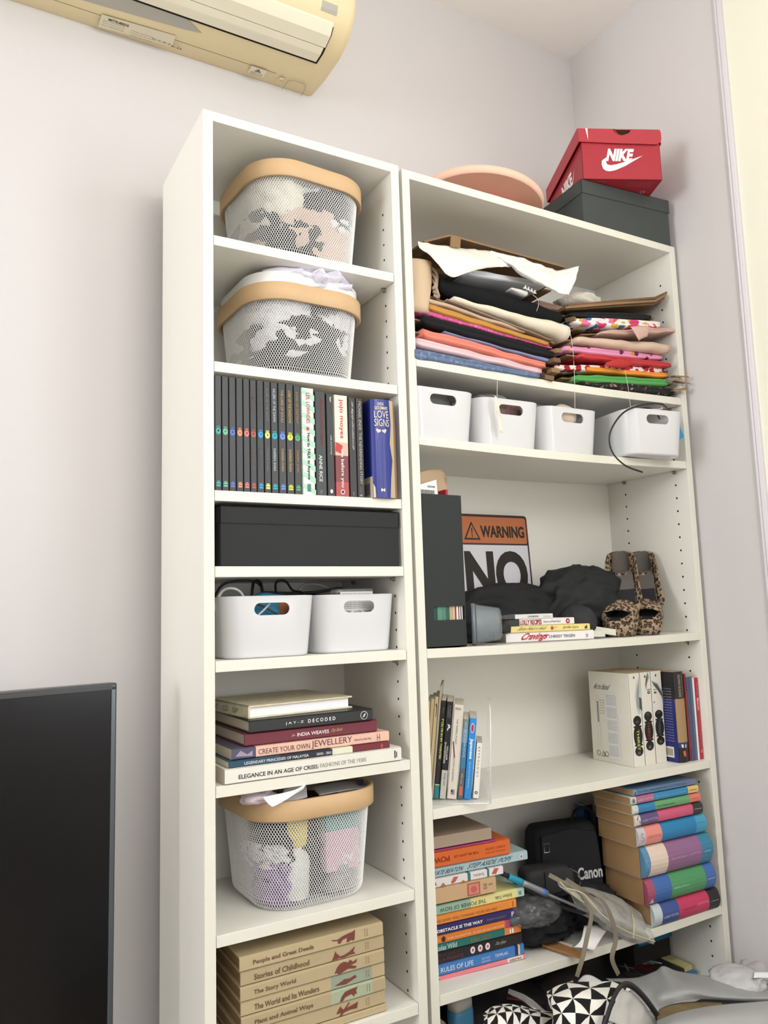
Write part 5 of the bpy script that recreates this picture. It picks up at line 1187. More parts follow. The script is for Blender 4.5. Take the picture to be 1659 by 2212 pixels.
rb = book('thick brown paperback with a cream-lettered black top and navy back cover', .204, .0345, .125, (1.1115, .022, zd), (170, 138, 98), vertical=True, pages=(198, 168, 120), bands=[(0, .30, (40, 36, 36)), (.30, .78, (168, 134, 92)), (.78, .84, (44, 58, 104)), (.84, 1, (34, 30, 32))], bulge=.004,
  txt=[('SALMAN RUSHDIE', .03, .28, .30, .50, (190, 176, 140), 0), ("MIDNIGHT'S", .03, .25, .60, .74, (150, 130, 100), 0)], polys=[([(.88, .30), (.92, .34), (.94, .45), (.92, .56), (.88, .52), (.87, .42)], (214, 96, 56), .0005), ([(.80, .2), (.84, .25), (.83, .4), (.80, .36)], (226, 216, 206), .0005), ([(.80, .55), (.84, .5), (.84, .62), (.81, .66)], (226, 216, 206), .0005)])
its = [('r', 0.0, .124, 0, .142, (38, 46, 118), .0002), ('r', 0, .124, .142, .203, (38, 36, 38), .0002), ('r', .012, .040, .010, .034, (222, 216, 196), .0006)]
for k in range(20): its.append(('t', 'A rich and funny novel of a whole nation' if k % 2 else 'born at the very stroke of midnight', .008, .060, .046 + k * .0062, .0492 + k * .0062, (176, 178, 200)))
for k in range(8): its.append(('r', .016 + k * .003, .0175 + k * .003, .014, .030, (90, 90, 80), .0009))
printed_left(rb, .125, .204, its)
book('slim red-brown paperback next to the thick brown one', .198, .0048, .125, (1.1465, .020, zd), (138, 46, 50), vertical=True, txt=[("A DARK CURVE TO THE RIGHT OF THE SUN", .2, .85, .2, .8, (200, 110, 80), 0)])
book('slate blue paperback second left of the red spine', .190, .0105, .12, (1.1518, .018, zd), (72, 80, 116), vertical=True)
book('grey-blue thin paperback beside the slate blue one', .190, .0078, .12, (1.1627, .018, zd), (88, 104, 126), vertical=True)
book('thin white book between the grey-blue and the red one', .186, .0058, .12, (1.1709, .018, zd), (232, 232, 234), vertical=True)
book('slim crimson book with white lettering, rightmost on the standing-book shelf', .186, .0125, .12, (1.1772, .018, zd), (186, 34, 54), vertical=True, txt=[('Skinny', .06, .22, .34, .70, (226, 130, 130), .0), ('Bitch', .25, .40, .30, .72, (236, 214, 214), .02), ('Rory Freedman and Kim Barnouin', .46, .82, .40, .60, (220, 150, 150), 0), ('run', .88, .92, .35, .7, (230, 190, 190), .01)])

# ============================================================ WIDE BOOKCASE: LOWER SHELF, LEFT PILE
ze = .4476
def lp(label, xr, L, T, z, col, yaw=-.07, **k):
    u = Vector((cos(yaw), sin(yaw), 0)); p = Vector((xr, .040, 0)) - u * L
    return book(label, L, T, k.pop('W', .14), (p.x, p.y, z), col, rz=yaw, **k)
z = ze
def nxt(T):
    global z
    q = z; z += T + .0004; return q
OR = (226, 122, 40)
lp('thin bright pink book, lowest of the left pile on the lower shelf', .655, .215, .0078, nxt(.0078), (240, 128, 140), bands=[(0, .10, (206, 190, 180)), (.80, .97, (232, 214, 206))], txt=[('BELLA', .02, .10, .25, .7, (90, 60, 60), .01), ('ASHLEY RICE', .82, .95, .25, .72, (90, 60, 60), .01)])
lp('blue paperback with white capitals resting on the thin pink book', .6515, .213, .0205, nxt(.0205), (60, 122, 196), bands=[(.90, .935, (26, 44, 116)), (.935, .955, (222, 196, 120)), (.0, .03, (34, 50, 130))],
  txt=[('THE RULES OF LIFE', .0, .45, .28, .70, (214, 228, 240), .005), ('SECOND', .54, .63, .50, .66, (190, 214, 236), 0), ('EDITION', .54, .63, .22, .38, (190, 214, 236), 0), ('TEMPLAR', .68, .82, .40, .66, (214, 228, 240), .0)])
lp('black paperback with three white discs on its spine in the left pile', .6475, .210, .0212, nxt(.0212), (40, 36, 38), txt=[('RICE is just a', .03, .32, .60, .82, (104, 56, 64), .01), ('town in FRANCE', .03, .36, .20, .48, (110, 56, 66), .015), ('Tez Ilyas', .70, .82, .36, .70, (170, 170, 160), 0, .3)],
  polys=[q for c in (.44, .52, .60) for q in ((disc(c + .02, .52, .026, .30, 18), (222, 214, 216)), ([(c + .01, .42), (c + .026, .40), (c + .032, .62), (c + .014, .64)], (170, 60, 80), .0006))])
lp('teal paperback with an orange end in the left pile', .6465, .207, .0138, nxt(.0138), (34, 112, 104), bands=[(.815, 1, (230, 128, 60))], txt=[('Nicolas Wild', .03, .29, .18, .84, (214, 226, 220), .005), ('KABUL DISCO', .44, .66, .24, .76, (140, 110, 66), .02)],
  polys=[([(.87, .2), (.885, .2), (.885, .8), (.87, .8)], (240, 230, 220)), ([(.895, .2), (.915, .2), (.915, .8), (.895, .8)], (240, 230, 220))])
lp('thin orange paperback with a black round mark in the left pile', .6425, .205, .0142, nxt(.0142), OR, bands=[(.84, .90, (190, 70, 120)), (.90, 1, (50, 90, 90))], txt=[('KARL PILKINGTON   An idiot abroad in the world', .21, .82, .34, .58, (246, 214, 180), 0), ('plts', .08, .13, .3, .6, (240, 180, 130), 0)], polys=[(disc(.165, .5, .022, .36, 16), (60, 52, 50))])
lp('dark indigo paperback with bold white capitals in the left pile', .6405, .204, .0180, nxt(.0180), (52, 42, 102), txt=[('THE OBSTACLE IS THE WAY', .0, .60, .30, .62, (238, 238, 242), .03), ('RYAN HOLIDAY', .65, .86, .34, .56, (140, 130, 110), 0), ('P', .925, .955, .28, .74, (240, 240, 244), .04)])
lp('orange diary with dark lettering in the middle of the left pile', .638, .202, .0170, nxt(.0170), (232, 138, 50), txt=[('THIS DIARY WILL CHANGE YOUR LIFE 2007', .08, .78, .30, .58, (170, 96, 40), .01)], polys=[([(.955, .2), (.962, .2), (.962, .8), (.955, .8)], (120, 70, 30))], rnd=.4)
lp('pale green to yellow paperback with upside-down title in the left pile', .659, .214, .0172, nxt(.0172), (150, 186, 160), bands=[(.42, .92, (226, 216, 140)), (.92, 1, (176, 206, 196))], txt=[('THE POWER OF NOW', .58, .10, .70, .26, (70, 84, 76), .0), ('Eckhart Tolle', .86, .68, .66, .30, (90, 90, 60), .0), ('n', .965, .94, .7, .3, (70, 100, 100), .03)])
z += .003
lp('thick tan paperback with a red square on its spine in the left pile', .5905, .152, .0300, nxt(.0300), (204, 166, 124), bands=[], txt=[('BEYOND', .86, .81, .7, .55, (90, 80, 60), 0), ('ROTTEN', .86, .81, .5, .35, (90, 80, 60), 0), ('LANDSCAPE', .95, .885, .64, .54, (100, 90, 70), 0)], polys=[([(.57, .12), (.76, .12), (.76, .90), (.57, .90)], (196, 84, 84)), ([(.59, .2), (.74, .2), (.74, .82), (.59, .82)], (204, 140, 110), .0006), (disc(.665, .5, .045, .2), (214, 90, 90), .0009)])
lp('white paperback with red birds and teal bands in the left pile', .6095, .170, .0150, nxt(.0150), (226, 220, 216), bands=[(.52, .56, (44, 124, 124)), (.78, .81, (44, 124, 124))], txt=[('Sudoku', .74, .60, .7, .36, (150, 130, 120), 0), ('Y', .12, .09, .7, .3, (40, 36, 36), .04)], polys=[([(.30, .3), (.34, .9), (.40, .85), (.36, .3), (.32, .1)], (196, 92, 90)), ([(.84, .3), (.88, .95), (.94, .9), (.90, .2)], (196, 92, 90)), ([(.16, 0), (.2, .5), (.24, 0)], (170, 120, 70)), ([(.42, 0), (.46, .3), (.5, 0)], (190, 110, 70))])
z += .0005
lp('striped pale blue hardback with hand-lettered title sticking out of the left pile', .672, .236, .0180, nxt(.0180), (164, 192, 198), hard=True, W=.19, txt=[('KATE BEATON', .09, .36, .28, .70, (50, 50, 60), .0, .1), ('STEP ASIDE, POPS', .41, .83, .24, .76, (44, 46, 56), .0, .1)], polys=[(disc(.935, .5, .018, .28, 14), (214, 206, 214)), (disc(.935, .5, .008, .14, 10), (170, 80, 90), .0006)])
lp('thick orange paperback with upside-down dark red title in the left pile', .629, .192, .0300, nxt(.0300), (222, 100, 34), txt=[('POWER', .28, .0, .64, .30, (150, 46, 20), .02), ('THE 48 LAWS OF', .62, .33, .58, .42, (150, 54, 24), .01), ('ROBERT GREENE', .94, .70, .66, .52, (176, 70, 30), 0), ('PROFILE BOOKS', .94, .70, .40, .30, (176, 70, 30), 0)], rnd=.3)
lp('very thin magenta book on the thick orange paperback', .596, .162, .0030, nxt(.0030), (176, 56, 110))
bx = MB(); bx.box(0, .15, 0, .15, 0, .022, mat((172, 152, 130), .7, .2, var=.04)); o = bx.build('greige_book_box', bevel=.001); o.location = (.437, .052, z); o.rotation_euler = (0, 0, -.07); tag(o, 'plain greige slipcase on top of the left pile, under the shelf', 'box')

# ============================================================ WIDE BOOKCASE: LOWER SHELF, RIGHT PILE
z = ze
def rp(label, xl, L, T, col, bands, y=.004, yaw=-.02, **k):
    global z
    b = book(label, L, T, .115, (xl, y, z), col, rz=yaw, bands=bands, pages=(172, 134, 90), rough=.45, **k); z += T + .0019; return b
WHT = (226, 222, 214)
rp('thick paperback with blue, crimson and black bands, lowest of the right pile', .9700, .206, .0445, WHT, [(0, .12, (196, 206, 208)), (.12, .37, (60, 82, 150)), (.37, .83, (204, 52, 92)), (.83, 1, (36, 36, 36))], bulge=.008, hard=True,
  txt=[('HARRY POTTER', .14, .35, .34, .46, (190, 196, 216), 0), ('and the Deathly Hallows', .42, .62, .46, .54, (110, 30, 50), 0), ('J.K.ROWLING', .64, .81, .50, .62, (230, 150, 170), 0)], polys=[([(.85, .50), (.97, .50), (.97, .515), (.85, .515)], (200, 200, 200))])
rp('thick paperback with blue and green bands, second from the bottom of the right pile', .9540, .212, .0540, (150, 70, 100), [(0, .10, (168, 74, 104)), (.10, .34, (58, 104, 176)), (.34, .85, (76, 152, 96)), (.85, 1, (66, 106, 180))], bulge=.010,
  txt=[('Half-Blood Prince', .36, .58, .44, .52, (180, 216, 190), 0)], polys=[([(.87, .46), (.98, .46), (.98, .474), (.87, .474)], (220, 224, 230)), ([(.04, .1), (.045, .5), (.07, .7), (.06, .3), (.10, .1)], (200, 190, 200))])
rp('thickest paperback with cream, mauve and blue bands in the right pile', .9490, .212, .0640, (120, 160, 190), [(0, .08, (84, 140, 180)), (.08, .33, (224, 202, 184)), (.33, .83, (148, 100, 142)), (.83, 1, (52, 130, 166))], bulge=.012,
  txt=[('Order of the Phoenix', .37, .60, .46, .53, (196, 170, 196), 0), ('J.K. ROWLING', .64, .80, .46, .54, (206, 170, 200), 0)], polys=[([(.86, .46), (.96, .46), (.96, .472), (.86, .472)], (214, 222, 226)), ([(.03, .05), (.02, .6), (.05, .9), (.06, .4)], (200, 204, 196))])
rp('paperback with salmon and blue bands in the middle of the right pile', .9410, .212, .0400, WHT, [(0, .10, (200, 190, 190)), (.10, .33, (232, 138, 128)), (.33, .84, (30, 128, 184)), (.84, 1, (66, 156, 196))], bulge=.007, hard=False,
  txt=[('HARRY POTTER', .12, .31, .40, .52, (216, 110, 100), 0)], polys=[([(.86, .62), (.97, .62), (.97, .635), (.86, .635)], (40, 90, 130)), (disc(.055, .5, .03, .25), (168, 156, 176))])
rp('paperback with plum, rose and black bands in the right pile', .9370, .211, .0245, WHT, [(0, .08, (214, 206, 190)), (.08, .33, (98, 78, 130)), (.33, .85, (212, 84, 120)), (.85, 1, (52, 52, 54))], bulge=.003,
  txt=[('HARRY POTTER', .10, .32, .34, .58, (180, 168, 196), 0)], polys=[([(.03, .1), (.025, .7), (.06, .95), (.075, .4), (.06, .1)], (100, 90, 120)), ([(.87, .5), (.98, .5), (.98, .53), (.87, .53)], (200, 200, 200))])
rp('thin paperback with blue, green and salmon bands in the right pile', .9330, .212, .0185, WHT, [(0, .08, (206, 214, 206)), (.08, .32, (46, 130, 184)), (.32, .83, (98, 164, 108)), (.83, 1, (226, 120, 104))], bulge=.002,
  txt=[('and the Chamber of Secrets', .34, .60, .36, .58, (50, 90, 56), 0)], polys=[([(.03, .2), (.04, .8), (.06, .8), (.055, .2)], (140, 150, 150)), ([(.85, .5), (.96, .5), (.96, .53), (.85, .53)], (150, 70, 60))])
rp('thin paperback with mauve, blue and yellow bands in the right pile', .9300, .210, .0160, WHT, [(0, .08, (190, 204, 196)), (.08, .33, (180, 100, 140)), (.33, .84, (46, 138, 188)), (.84, 1, (226, 190, 110))], bulge=.001,
  txt=[('HARRY POTTER', .10, .32, .32, .62, (220, 190, 206), 0), ('and the Philosophers Stone  J.K. Rowling', .35, .80, .36, .60, (150, 196, 220), 0)], polys=[(disc(.04, .5, .02, .3), (110, 120, 120)), ([(.86, .44), (.97, .44), (.97, .52), (.86, .52)], (130, 100, 50))])
rp('slim slate blue paperback topmost of the right pile', .9400, .196, .0122, (92, 122, 158), [(.0, .05, (110, 150, 180)), (.80, 1, (104, 116, 150))], bulge=.0, txt=[('The Tales of Beedle the Bard  J.K. ROWLING', .06, .84, .30, .70, (62, 84, 116), .0)], polys=[([(.015, .2), (.03, .8), (.035, .2)], (30, 40, 60), .0006)])
for i, (u, c, lab) in enumerate(((1251, (44, 90, 160), 'left'), (1262, (30, 70, 140), 'right'))):
    p = at(u, 1790, y=.225); book('blue standing book behind the camera bag, %s one' % lab, .21, .013, .03, (p.x, .205, ze), c, vertical=True, rz=0, txt=[('HARD BOILED', .1, .5, .3, .7, (100, 140, 190), 0)], group='blue books standing behind the camera bag')
tag(MB().box(0, .028, 0, .03, 0, .20, mat((30, 44, 52), .6, .2)).build('dark_binder'), 'dark standing binder behind the camera bag and the right pile', 'binder').location = (1.045, .2, ze)

# ---- camera bag
def camera_bag():
    r = thing('camera_bag', 'padded black camera bag with white lettering in the middle of the lower shelf', 'bag', (.792, .150, ze), -.33, ry=-.05)
    m_ = mat((38, 39, 42), .8, .2, bump=.25, bscale=300); w, d, h = .158, .085, .195
    b = MB(); rings = []
    for zz, s, sd in ((0, .93, .92), (.01, .99, 1), (.09, 1.02, 1.04), (.15, 1.0, 1.0), (.182, .96, .9), (.194, .88, .7), (.197, .6, .4)):
        rings.append(rrect(w * s, d * sd, .024 * min(s, 1), 5, w / 2, d / 2, zz))
    b.loft(rings, m_); b.build('bag_body', r, smooth=True)
    f = MB(); pts = [(.016, .184), (.09, .192), (.145, .178), (.150, .07), (.144, .052), (.06, .062), (.012, .12)]
    f.prism([(x, z_) for x, z_ in pts], -.004, .004, m_, axis='y'); f.build('front_flap', r, bevel=.002)
    p = MB(); p.prism(rr_ := [(x + .098, z_ + .03) for x, z_, _ in rrect(.10, .046, .010, 4)], -.012, .003, mat((30, 31, 33), .75, .2), axis='y'); p.build('front_pocket', r, bevel=.003)
    t_ = MB(); F = lambda a, q, e: (a, -.0042 - e, q); put_text(t_, 'Canon', .092, .150, .082, .108, (206, 206, 206), F, .03, .0); o = t_.build('lettering', r)
    g = MB(); g.tube([(.020, -.004, .150), (.032, -.004, .150), (.032, -.004, .168), (.020, -.004, .168), (.020, -.004, .150)], .0016, mat((150, 150, 148), .35, .6, metal=.8), 6); g.build('metal_ring', r)
    s = MB(); s.tube(smooth_path([(.11, .04, .19), (.115, .035, .215), (.14, .035, .222), (.16, .04, .205), (.165, .045, .15)], 18), .008, mat((30, 31, 33), .8, .2), 8, flat=.4); s.build('carry_strap', r, smooth=True)
camera_bag()
def small_case():
    r = thing('camera_case', 'small soft black case with a loop, left of the camera bag', 'case', (.712, .105, ze + .075), -.20)
    m_ = mat((52, 52, 54), .7, .25, bump=.2, bscale=250); b = MB()
    b.loft([rrect(.110 * s, .05 * s, .014, 4, .058, .02, zz) for zz, s in ((0, .9), (.006, 1), (.05, 1.0), (.058, .94), (.061, .8))], m_); b.build('case_body', r, smooth=True)
    f = MB(); f.prism([(.045, .058), (.112, .058), (.114, .03), (.104, .016), (.055, .010), (.046, .02)], -.009, -.005, m_, axis='y'); f.build('flap', r, bevel=.002)
    g = MB(); g.tube(smooth_path([(.108, -.006, .055), (.124, -.012, .045), (.124, -.012, .022), (.108, -.008, .014)], 14), .0014, mat((96, 92, 86), .6, .3), 6); g.build('edge_loop', r, smooth=True)
small_case()
# pile of black cloth and plastic on the shelf
crumple('black_cloth', (.735, .14, ze + .035), (.105, .10, .048), mat((34, 35, 37), .85, .15, bump=.4, bscale=60), 61, amp=.35, base=ze + .0005, label='black cloth heaped on the lower shelf right of the left pile', cat='cloth', sub=5)
crumple('black_cloth', (.88, .125, ze + .03), (.085, .08, .045), mat((42, 43, 45), .8, .2, bump=.4, bscale=60), 66, amp=.35, base=ze + .0005, label='dark cloth heaped under the camera bag', cat='cloth', sub=5)
crumple('clear_plastic_bag', (.685, .055, ze + .078), (.060, .045, .026), clear((120, 122, 124), .35, .15), 71, amp=.5, fs=2.0, label='scrunched clear plastic bag beside the pen', cat='plastic bag', sub=4)
def pen():
    a, b_ = at(1098, 1893, y=.045), at(1182, 1930, y=.028); d_ = b_ - a; c_ = b_ + (at(1290, 1975, y=.0) - b_)
    r = thing('pen', 'silver pen with a turquoise grip lying on the plastic bag', 'pen', a)
    def seg(n, f0, f1, rad, m_):
        q = MB(); q.tube([tuple(d_ * (f0 + (f1 - f0) * k / 5)) for k in range(6)], rad, m_, 12); q.build(n, r, smooth=True)
    seg('grip', 0, .34, .0068, mat((26, 146, 176), .4, .4)); seg('barrel', .34, 1.0, .0062, mat((140, 144, 154), .3, .5, metal=.4)); seg('blue_ring', .86, .93, .0066, mat((60, 120, 200), .3, .5)); seg('clip_end', -.34, 0, .0045, mat((26, 26, 28), .4, .4))
pen()
cable('grey tube running from the pen down to the right', [at(1178, 1930, y=.03), at(1215, 1945, y=.02), at(1255, 1962, y=.01), at(1300, 1980, y=.0)], .0028, (128, 130, 134), name='tube', cat='tube')
cable('black cord lying behind the grey tube', [at(1085, 1885, y=.07), at(1150, 1930, y=.05), at(1210, 1958, y=.03), at(1270, 1975, y=.02)], .004, (32, 33, 35), name='cord')
CLR = clear((206, 206, 202), .34, .12)
sheet('clear_plastic_pack', [
 [at(1212, 1898, y=.03), at(1245, 1912, y=.03), at(1290, 1922, y=.03), at(1340, 1940, y=.02), at(1385, 1975, y=.0), at(1410, 2012, y=-.02)],
 [at(1210, 1912, y=.0), at(1250, 1935, y=-.02), at(1295, 1955, y=-.03), at(1340, 1980, y=-.04), at(1380, 2005, y=-.045), at(1418, 2030, y=-.045)],
 [at(1222, 1925, y=.0), at(1265, 1962, y=-.02), at(1300, 1990, y=-.03), at(1335, 2012, y=-.035), at(1370, 2028, y=-.04), at(1416, 2040, y=-.045)]], CLR, 44, 18, .009, 22, 5, .0008, label='clear plastic pack with yellow seams hanging off the lower shelf', cat='plastic pack')
sheet('clear_plastic_pack', [
 [at(1232, 1915, y=.06), at(1290, 1925, y=.06), at(1350, 1950, y=.05), at(1400, 2000, y=.02)],
 [at(1240, 1945, y=.03), at(1300, 1970, y=.02), at(1345, 1998, y=.01), at(1400, 2030, y=-.01)],
 [at(1255, 1975, y=.02), at(1300, 2000, y=.01), at(1340, 2025, y=.0), at(1385, 2040, y=-.01)]], clear((150, 148, 140), .6, .2), 30, 12, .008, 26, 9, .0008, label='greyer plastic pack underneath the clear one on the lower shelf', cat='plastic pack')
YE = (206, 198, 130)
cable('yellow seam running along the front of the clear pack', [at(1222, 1918, y=-.024), at(1262, 1932, y=-.034), at(1300, 1975, y=-.044), at(1350, 2010, y=-.05), at(1415, 2034, y=-.055)], .0010, YE, name='seam', cat='seam')
cable('short yellow seam crossing the clear pack', [at(1366, 1975, y=-.03), at(1370, 2000, y=-.052), at(1368, 2025, y=-.052)], .0010, YE, name='seam', cat='seam')
cable('yellow seam along the upper edge of the greyer pack', [at(1210, 1905, y=-.014), at(1235, 1930, y=-.024), at(1262, 1950, y=-.032)], .0009, YE, name='seam', cat='seam')
def ribbon(label, pts, w, col, name='ribbon'):
    P = smooth_path(pts, 40); o0 = P[0]; b = MB(); rings = []
    for i, p in enumerate(P):
        t = (P[min(i + 1, 39)] - P[max(i - 1, 0)]).normalized(); tw = .5 * sin(i * .16)
        s = t.cross(Vector((sin(tw), -cos(tw), 0))).normalized() * w / 2; n = t.cross(s).normalized() * .0008; q = p - o0
        rings.append([tuple(q + s + n), tuple(q + s - n), tuple(q - s - n), tuple(q - s + n)])
    b.loft(rings, mat(col, .7, .2)); o = b.build(name, smooth=False); o.location = o0; return tag(o, label, 'strap', 'grey-brown straps hanging off the lower shelf')
ribbon('left grey-brown strap hanging from the plastic pack over the shelf edge', [at(1186, 1890, y=.04), at(1225, 1912, y=.01), at(1262, 1940, y=-.03), at(1277, 1975, y=-.045), at(1268, 2025, y=-.05), at(1258, 2070, y=-.05), at(1246, 2110, y=-.05)], .0088, (128, 118, 102))
ribbon('right grey-brown strap hanging from the plastic pack over the shelf edge', [at(1222, 1900, y=.03), at(1262, 1925, y=.0), at(1300, 1945, y=-.035), at(1322, 1985, y=-.05), at(1330, 2030, y=-.052), at(1322, 2070, y=-.052), at(1336, 2105, y=-.05)], .0088, (124, 114, 98))
paper('white note sheet hanging over the edge of the lower shelf between the straps', [[at(1262, 2000, y=.03), at(1290, 1998, y=.03), at(1312, 2008, y=.02)], [at(1255, 2030, y=.005), at(1280, 2028, y=.0), at(1300, 2025, y=-.002)], [at(1240, 2046, y=-.003), at(1262, 2048, y=-.008), at(1283, 2054, y=-.01)]])
sheet('torn_leaflet', [[at(1200, 2030, z=ze + .006), at(1240, 2040, z=ze + .006)], [at(1190, 2036, z=ze + .004), at(1232, 2050, z=ze + .004)]], mat((206, 190, 184), .8, .1), 8, 5, label='torn pinkish leaflet lying under the white note sheet', cat='paper')
q = MB(); e_ = [at(1165, 2040, z=ze + .003), at(1252, 2069, z=ze + .003), at(1266, 2062, z=ze + .003), at(1185, 2030, z=ze + .003)]
q.add([tuple(p - e_[0]) for p in e_], [(0, 1, 2, 3)], mat((158, 112, 64), .7, .2)); o = q.build('brown_folder', solid=.005); o.location = e_[0]; tag(o, 'brown folder edge lying at the front of the lower shelf', 'folder')

# ============================================================ WIDE BOOKCASE: BOTTOM VISIBLE SHELF
zf = .2557
book('thick blue book lying under the black book on the bottom shelf', .235, .030, .20, (.945, .070, zf), (64, 122, 176), rz=.02, txt=[('Easy French', .03, .42, .28, .80, (170, 206, 230), .0, .1), ('STEP-BY-STEP', .50, .86, .30, .70, (150, 190, 220), .0)], pages=(214, 204, 170))
book('black book with grey and red lettering lying on the blue one, bottom shelf', .205, .011, .175, (.938, .075, zf + .0303), (42, 38, 38), rz=.02, txt=[('hide this', .30, .47, .2, .8, (200, 196, 190), .02), ('French', .48, .60, .2, .8, (150, 30, 40), .02), ('book', .61, .70, .2, .8, (200, 196, 190), .02)])
ft = MB(); F = lambda a, b_, e: (a, b_, e)
put_text(ft, 'AIN', .04, .10, .02, .06, (80, 76, 74), F, 0); put_text(ft, 'X', .085, .11, .06, .09, (150, 146, 142), F, 0); put_text(ft, 'French', .11, .15, .03, .09, (104, 26, 34), F, .02)
o = ft.build('cover_print'); o.location = (.945, .078, zf + .0418); o.rotation_euler = (0, 0, .02); o.parent = [x for x in SC.objects if x.get('label', '').startswith('black book with grey')][0]; o.location = (.006, .004, .0115); o.rotation_euler = (0, 0, 0)
for i, (x, c) in enumerate(((.150, (214, 120, 100)), (.158, (70, 90, 110)), (.165, (110, 170, 150)), (.174, (120, 124, 126)), (.181, (200, 204, 206)))):
    q = MB(); q.box(0, .006, 0, .04, 0, .0004, mat(c, .5, .3)); o = q.build('page_flag'); o.location = (.938 + x, .14 - .004 * i, zf + .0420); o.rotation_euler = (0, 0, .5); tag(o, ['coral', 'slate', 'mint', 'grey', 'white'][i] + ' page flag lying on the black book', 'page flag', 'page flags on the black book')
q = MB(); q.box(0, .026, 0, .13, 0, .0095, mat((206, 198, 128), .7, .2)); F = lambda a, b_, e: (a, b_, .0095 + e)
for i in range(4): put_text(q, 'notes and phrases', .006 + i * .005, .009 + i * .005, .02, .10, (120, 110, 60), F, 0)
o = q.build('yellow_booklet'); o.location = (1.150, .085, zf + .0306); o.rotation_euler = (0, 0, .02); tag(o, 'narrow yellow booklet lying right of the black book', 'booklet')
q = MB(); q.box(0, .11, 0, .12, 0, .035, mat((20, 106, 146), .5, .3)); F = lambda a, b_, e: (a, -e, b_)
put_text(q, 'Studio Press', .045, .085, .018, .024, (120, 180, 200), F, 0); put_text(q, 'vol', .05, .07, .010, .014, (120, 180, 200), F, 0)
o = q.build('blue_box', bevel=.005); o.location = (1.062, .135, zf + .088); tag(o, 'dark turquoise box standing behind the black book under the shelf', 'box')
q = MB(); q.box(0, .12, 0, .10, 0, .058, mat((50, 46, 44), .7, .2)); o = q.build('dark_box'); o.location = (1.06, .15, zf + .0302); tag(o, 'dark box carrying the turquoise box at the back', 'box')
crumple('dark_clutter', (.62, .14, zf + .055), (.13, .10, .075), mat((40, 36, 38), .85, .15, var=.3, vscale=20), 81, amp=.4, base=zf + .0005, label='dark fabric heap filling the left of the bottom shelf', cat='fabric', sub=4)
crumple('dark_clutter', (.80, .13, zf + .045), (.10, .09, .065), mat((58, 50, 48), .8, .15, var=.4, vscale=25), 85, amp=.4, base=zf + .0005, label='brownish fabric heap in the middle of the bottom shelf', cat='fabric', sub=4)
cable('crimson strap curled in the dark heap on the bottom shelf', [at(1095, 2155, y=.06), at(1130, 2160, y=.04), at(1165, 2180, y=.04)], .006, (110, 30, 36), name='strap', flat=.4)
sheet('plastic_film', [[at(1100, 2135, y=.03), at(1140, 2152, y=.02), at(1180, 2185, y=.0)], [at(1096, 2146, y=.03), at(1135, 2165, y=.02), at(1165, 2195, y=.0)]], clear((170, 168, 166), .5, .2), 14, 6, .004, 30, label='grey plastic film lying across the dark heap', cat='plastic film')
def bottle2():
    p = at(1018, 2212, y=.06); r = thing('squeeze_bottle', 'blue bottle with a white cap standing at the left of the bottom shelf', 'bottle', (.518, .075, zf), .2)
    b = MB(); b.loft([rrect(.052 * s, .034 * s, .012 * s, 5, 0, 0, zz) for zz, s in ((0, .95), (.004, 1), (.115, 1), (.122, .94))], mat((70, 140, 178), .45, .4)); b.build('bottle_body', r, smooth=True)
    c = MB(); c.loft([rrect(.050 * s, .033 * s, .013 * s, 5, 0, 0, zz) for zz, s in ((.1225, 1), (.134, 1), (.142, .86), (.1425, .55), (.138, .5))], mat((206, 204, 192), .5, .3)); c.build('cap', r, smooth=True)
bottle2()
book('dark navy worn book standing at the far left of the bottom shelf', .118, .030, .11, (.4385, .045, zf), (40, 54, 84), vertical=True, pages=(196, 180, 150), rnd=.4)

# ============================================================ FOREGROUND: BED EDGE, BAGS
bd = thing('bed', 'bed with a grey mattress in front of the wide bookcase, mostly below the picture', 'bed', (.36, -1.05, 0))
m_ = MB(); m_.box(0, .85, 0, .99, .12, .33, mat((150, 150, 152), .9, .1)); m_.build('mattress', bd, bevel=.03, smooth=False)
m_ = MB(); m_.box(.0, .85, 0, .99, .0, .12, mat((120, 96, 74), .6, .3)); m_.build('bed_base', bd, bevel=.004)
BW_, WW_ = mat((30, 30, 31), .8, .15), mat((236, 234, 226), .8, .15)
def pin(nu, nv, off=0):
    def f(u, v):
        a, b_ = u * nu + off, v * nv; i, j = int(a), int(b_)
        dx, dy = abs(a - (i + (i & 1))), abs(b_ - (j + (j & 1)))
        return BW_ if (dy < dx) ^ ((i + j) % 2 == 1) else WW_
    return f
sheet('patterned_bag', [
 [at(1180, 2150, y=-.10), at(1195, 2135, y=-.10), at(1230, 2123, y=-.10), at(1285, 2121, y=-.10), at(1335, 2121, y=-.10), at(1365, 2130, y=-.11)],
 [at(1190, 2165, y=-.14), at(1200, 2160, y=-.15), at(1240, 2145, y=-.16), at(1285, 2146, y=-.16), at(1325, 2146, y=-.16), at(1350, 2160, y=-.15)],
 [at(1195, 2195, y=-.16), at(1215, 2190, y=-.18), at(1245, 2190, y=-.19), at(1280, 2195, y=-.19), at(1310, 2195, y=-.18), at(1330, 2200, y=-.16)],
 [at(1195, 2240, y=-.17), at(1215, 2240, y=-.19), at(1245, 2242, y=-.20), at(1275, 2244, y=-.20), at(1300, 2246, y=-.19), at(1315, 2250, y=-.17)]],
 WW_, 150, 120, .004, 16, 2, .001, matf=pin(5.4, 4.6), label='black and white triangle patterned fabric bag in the foreground', cat='bag')
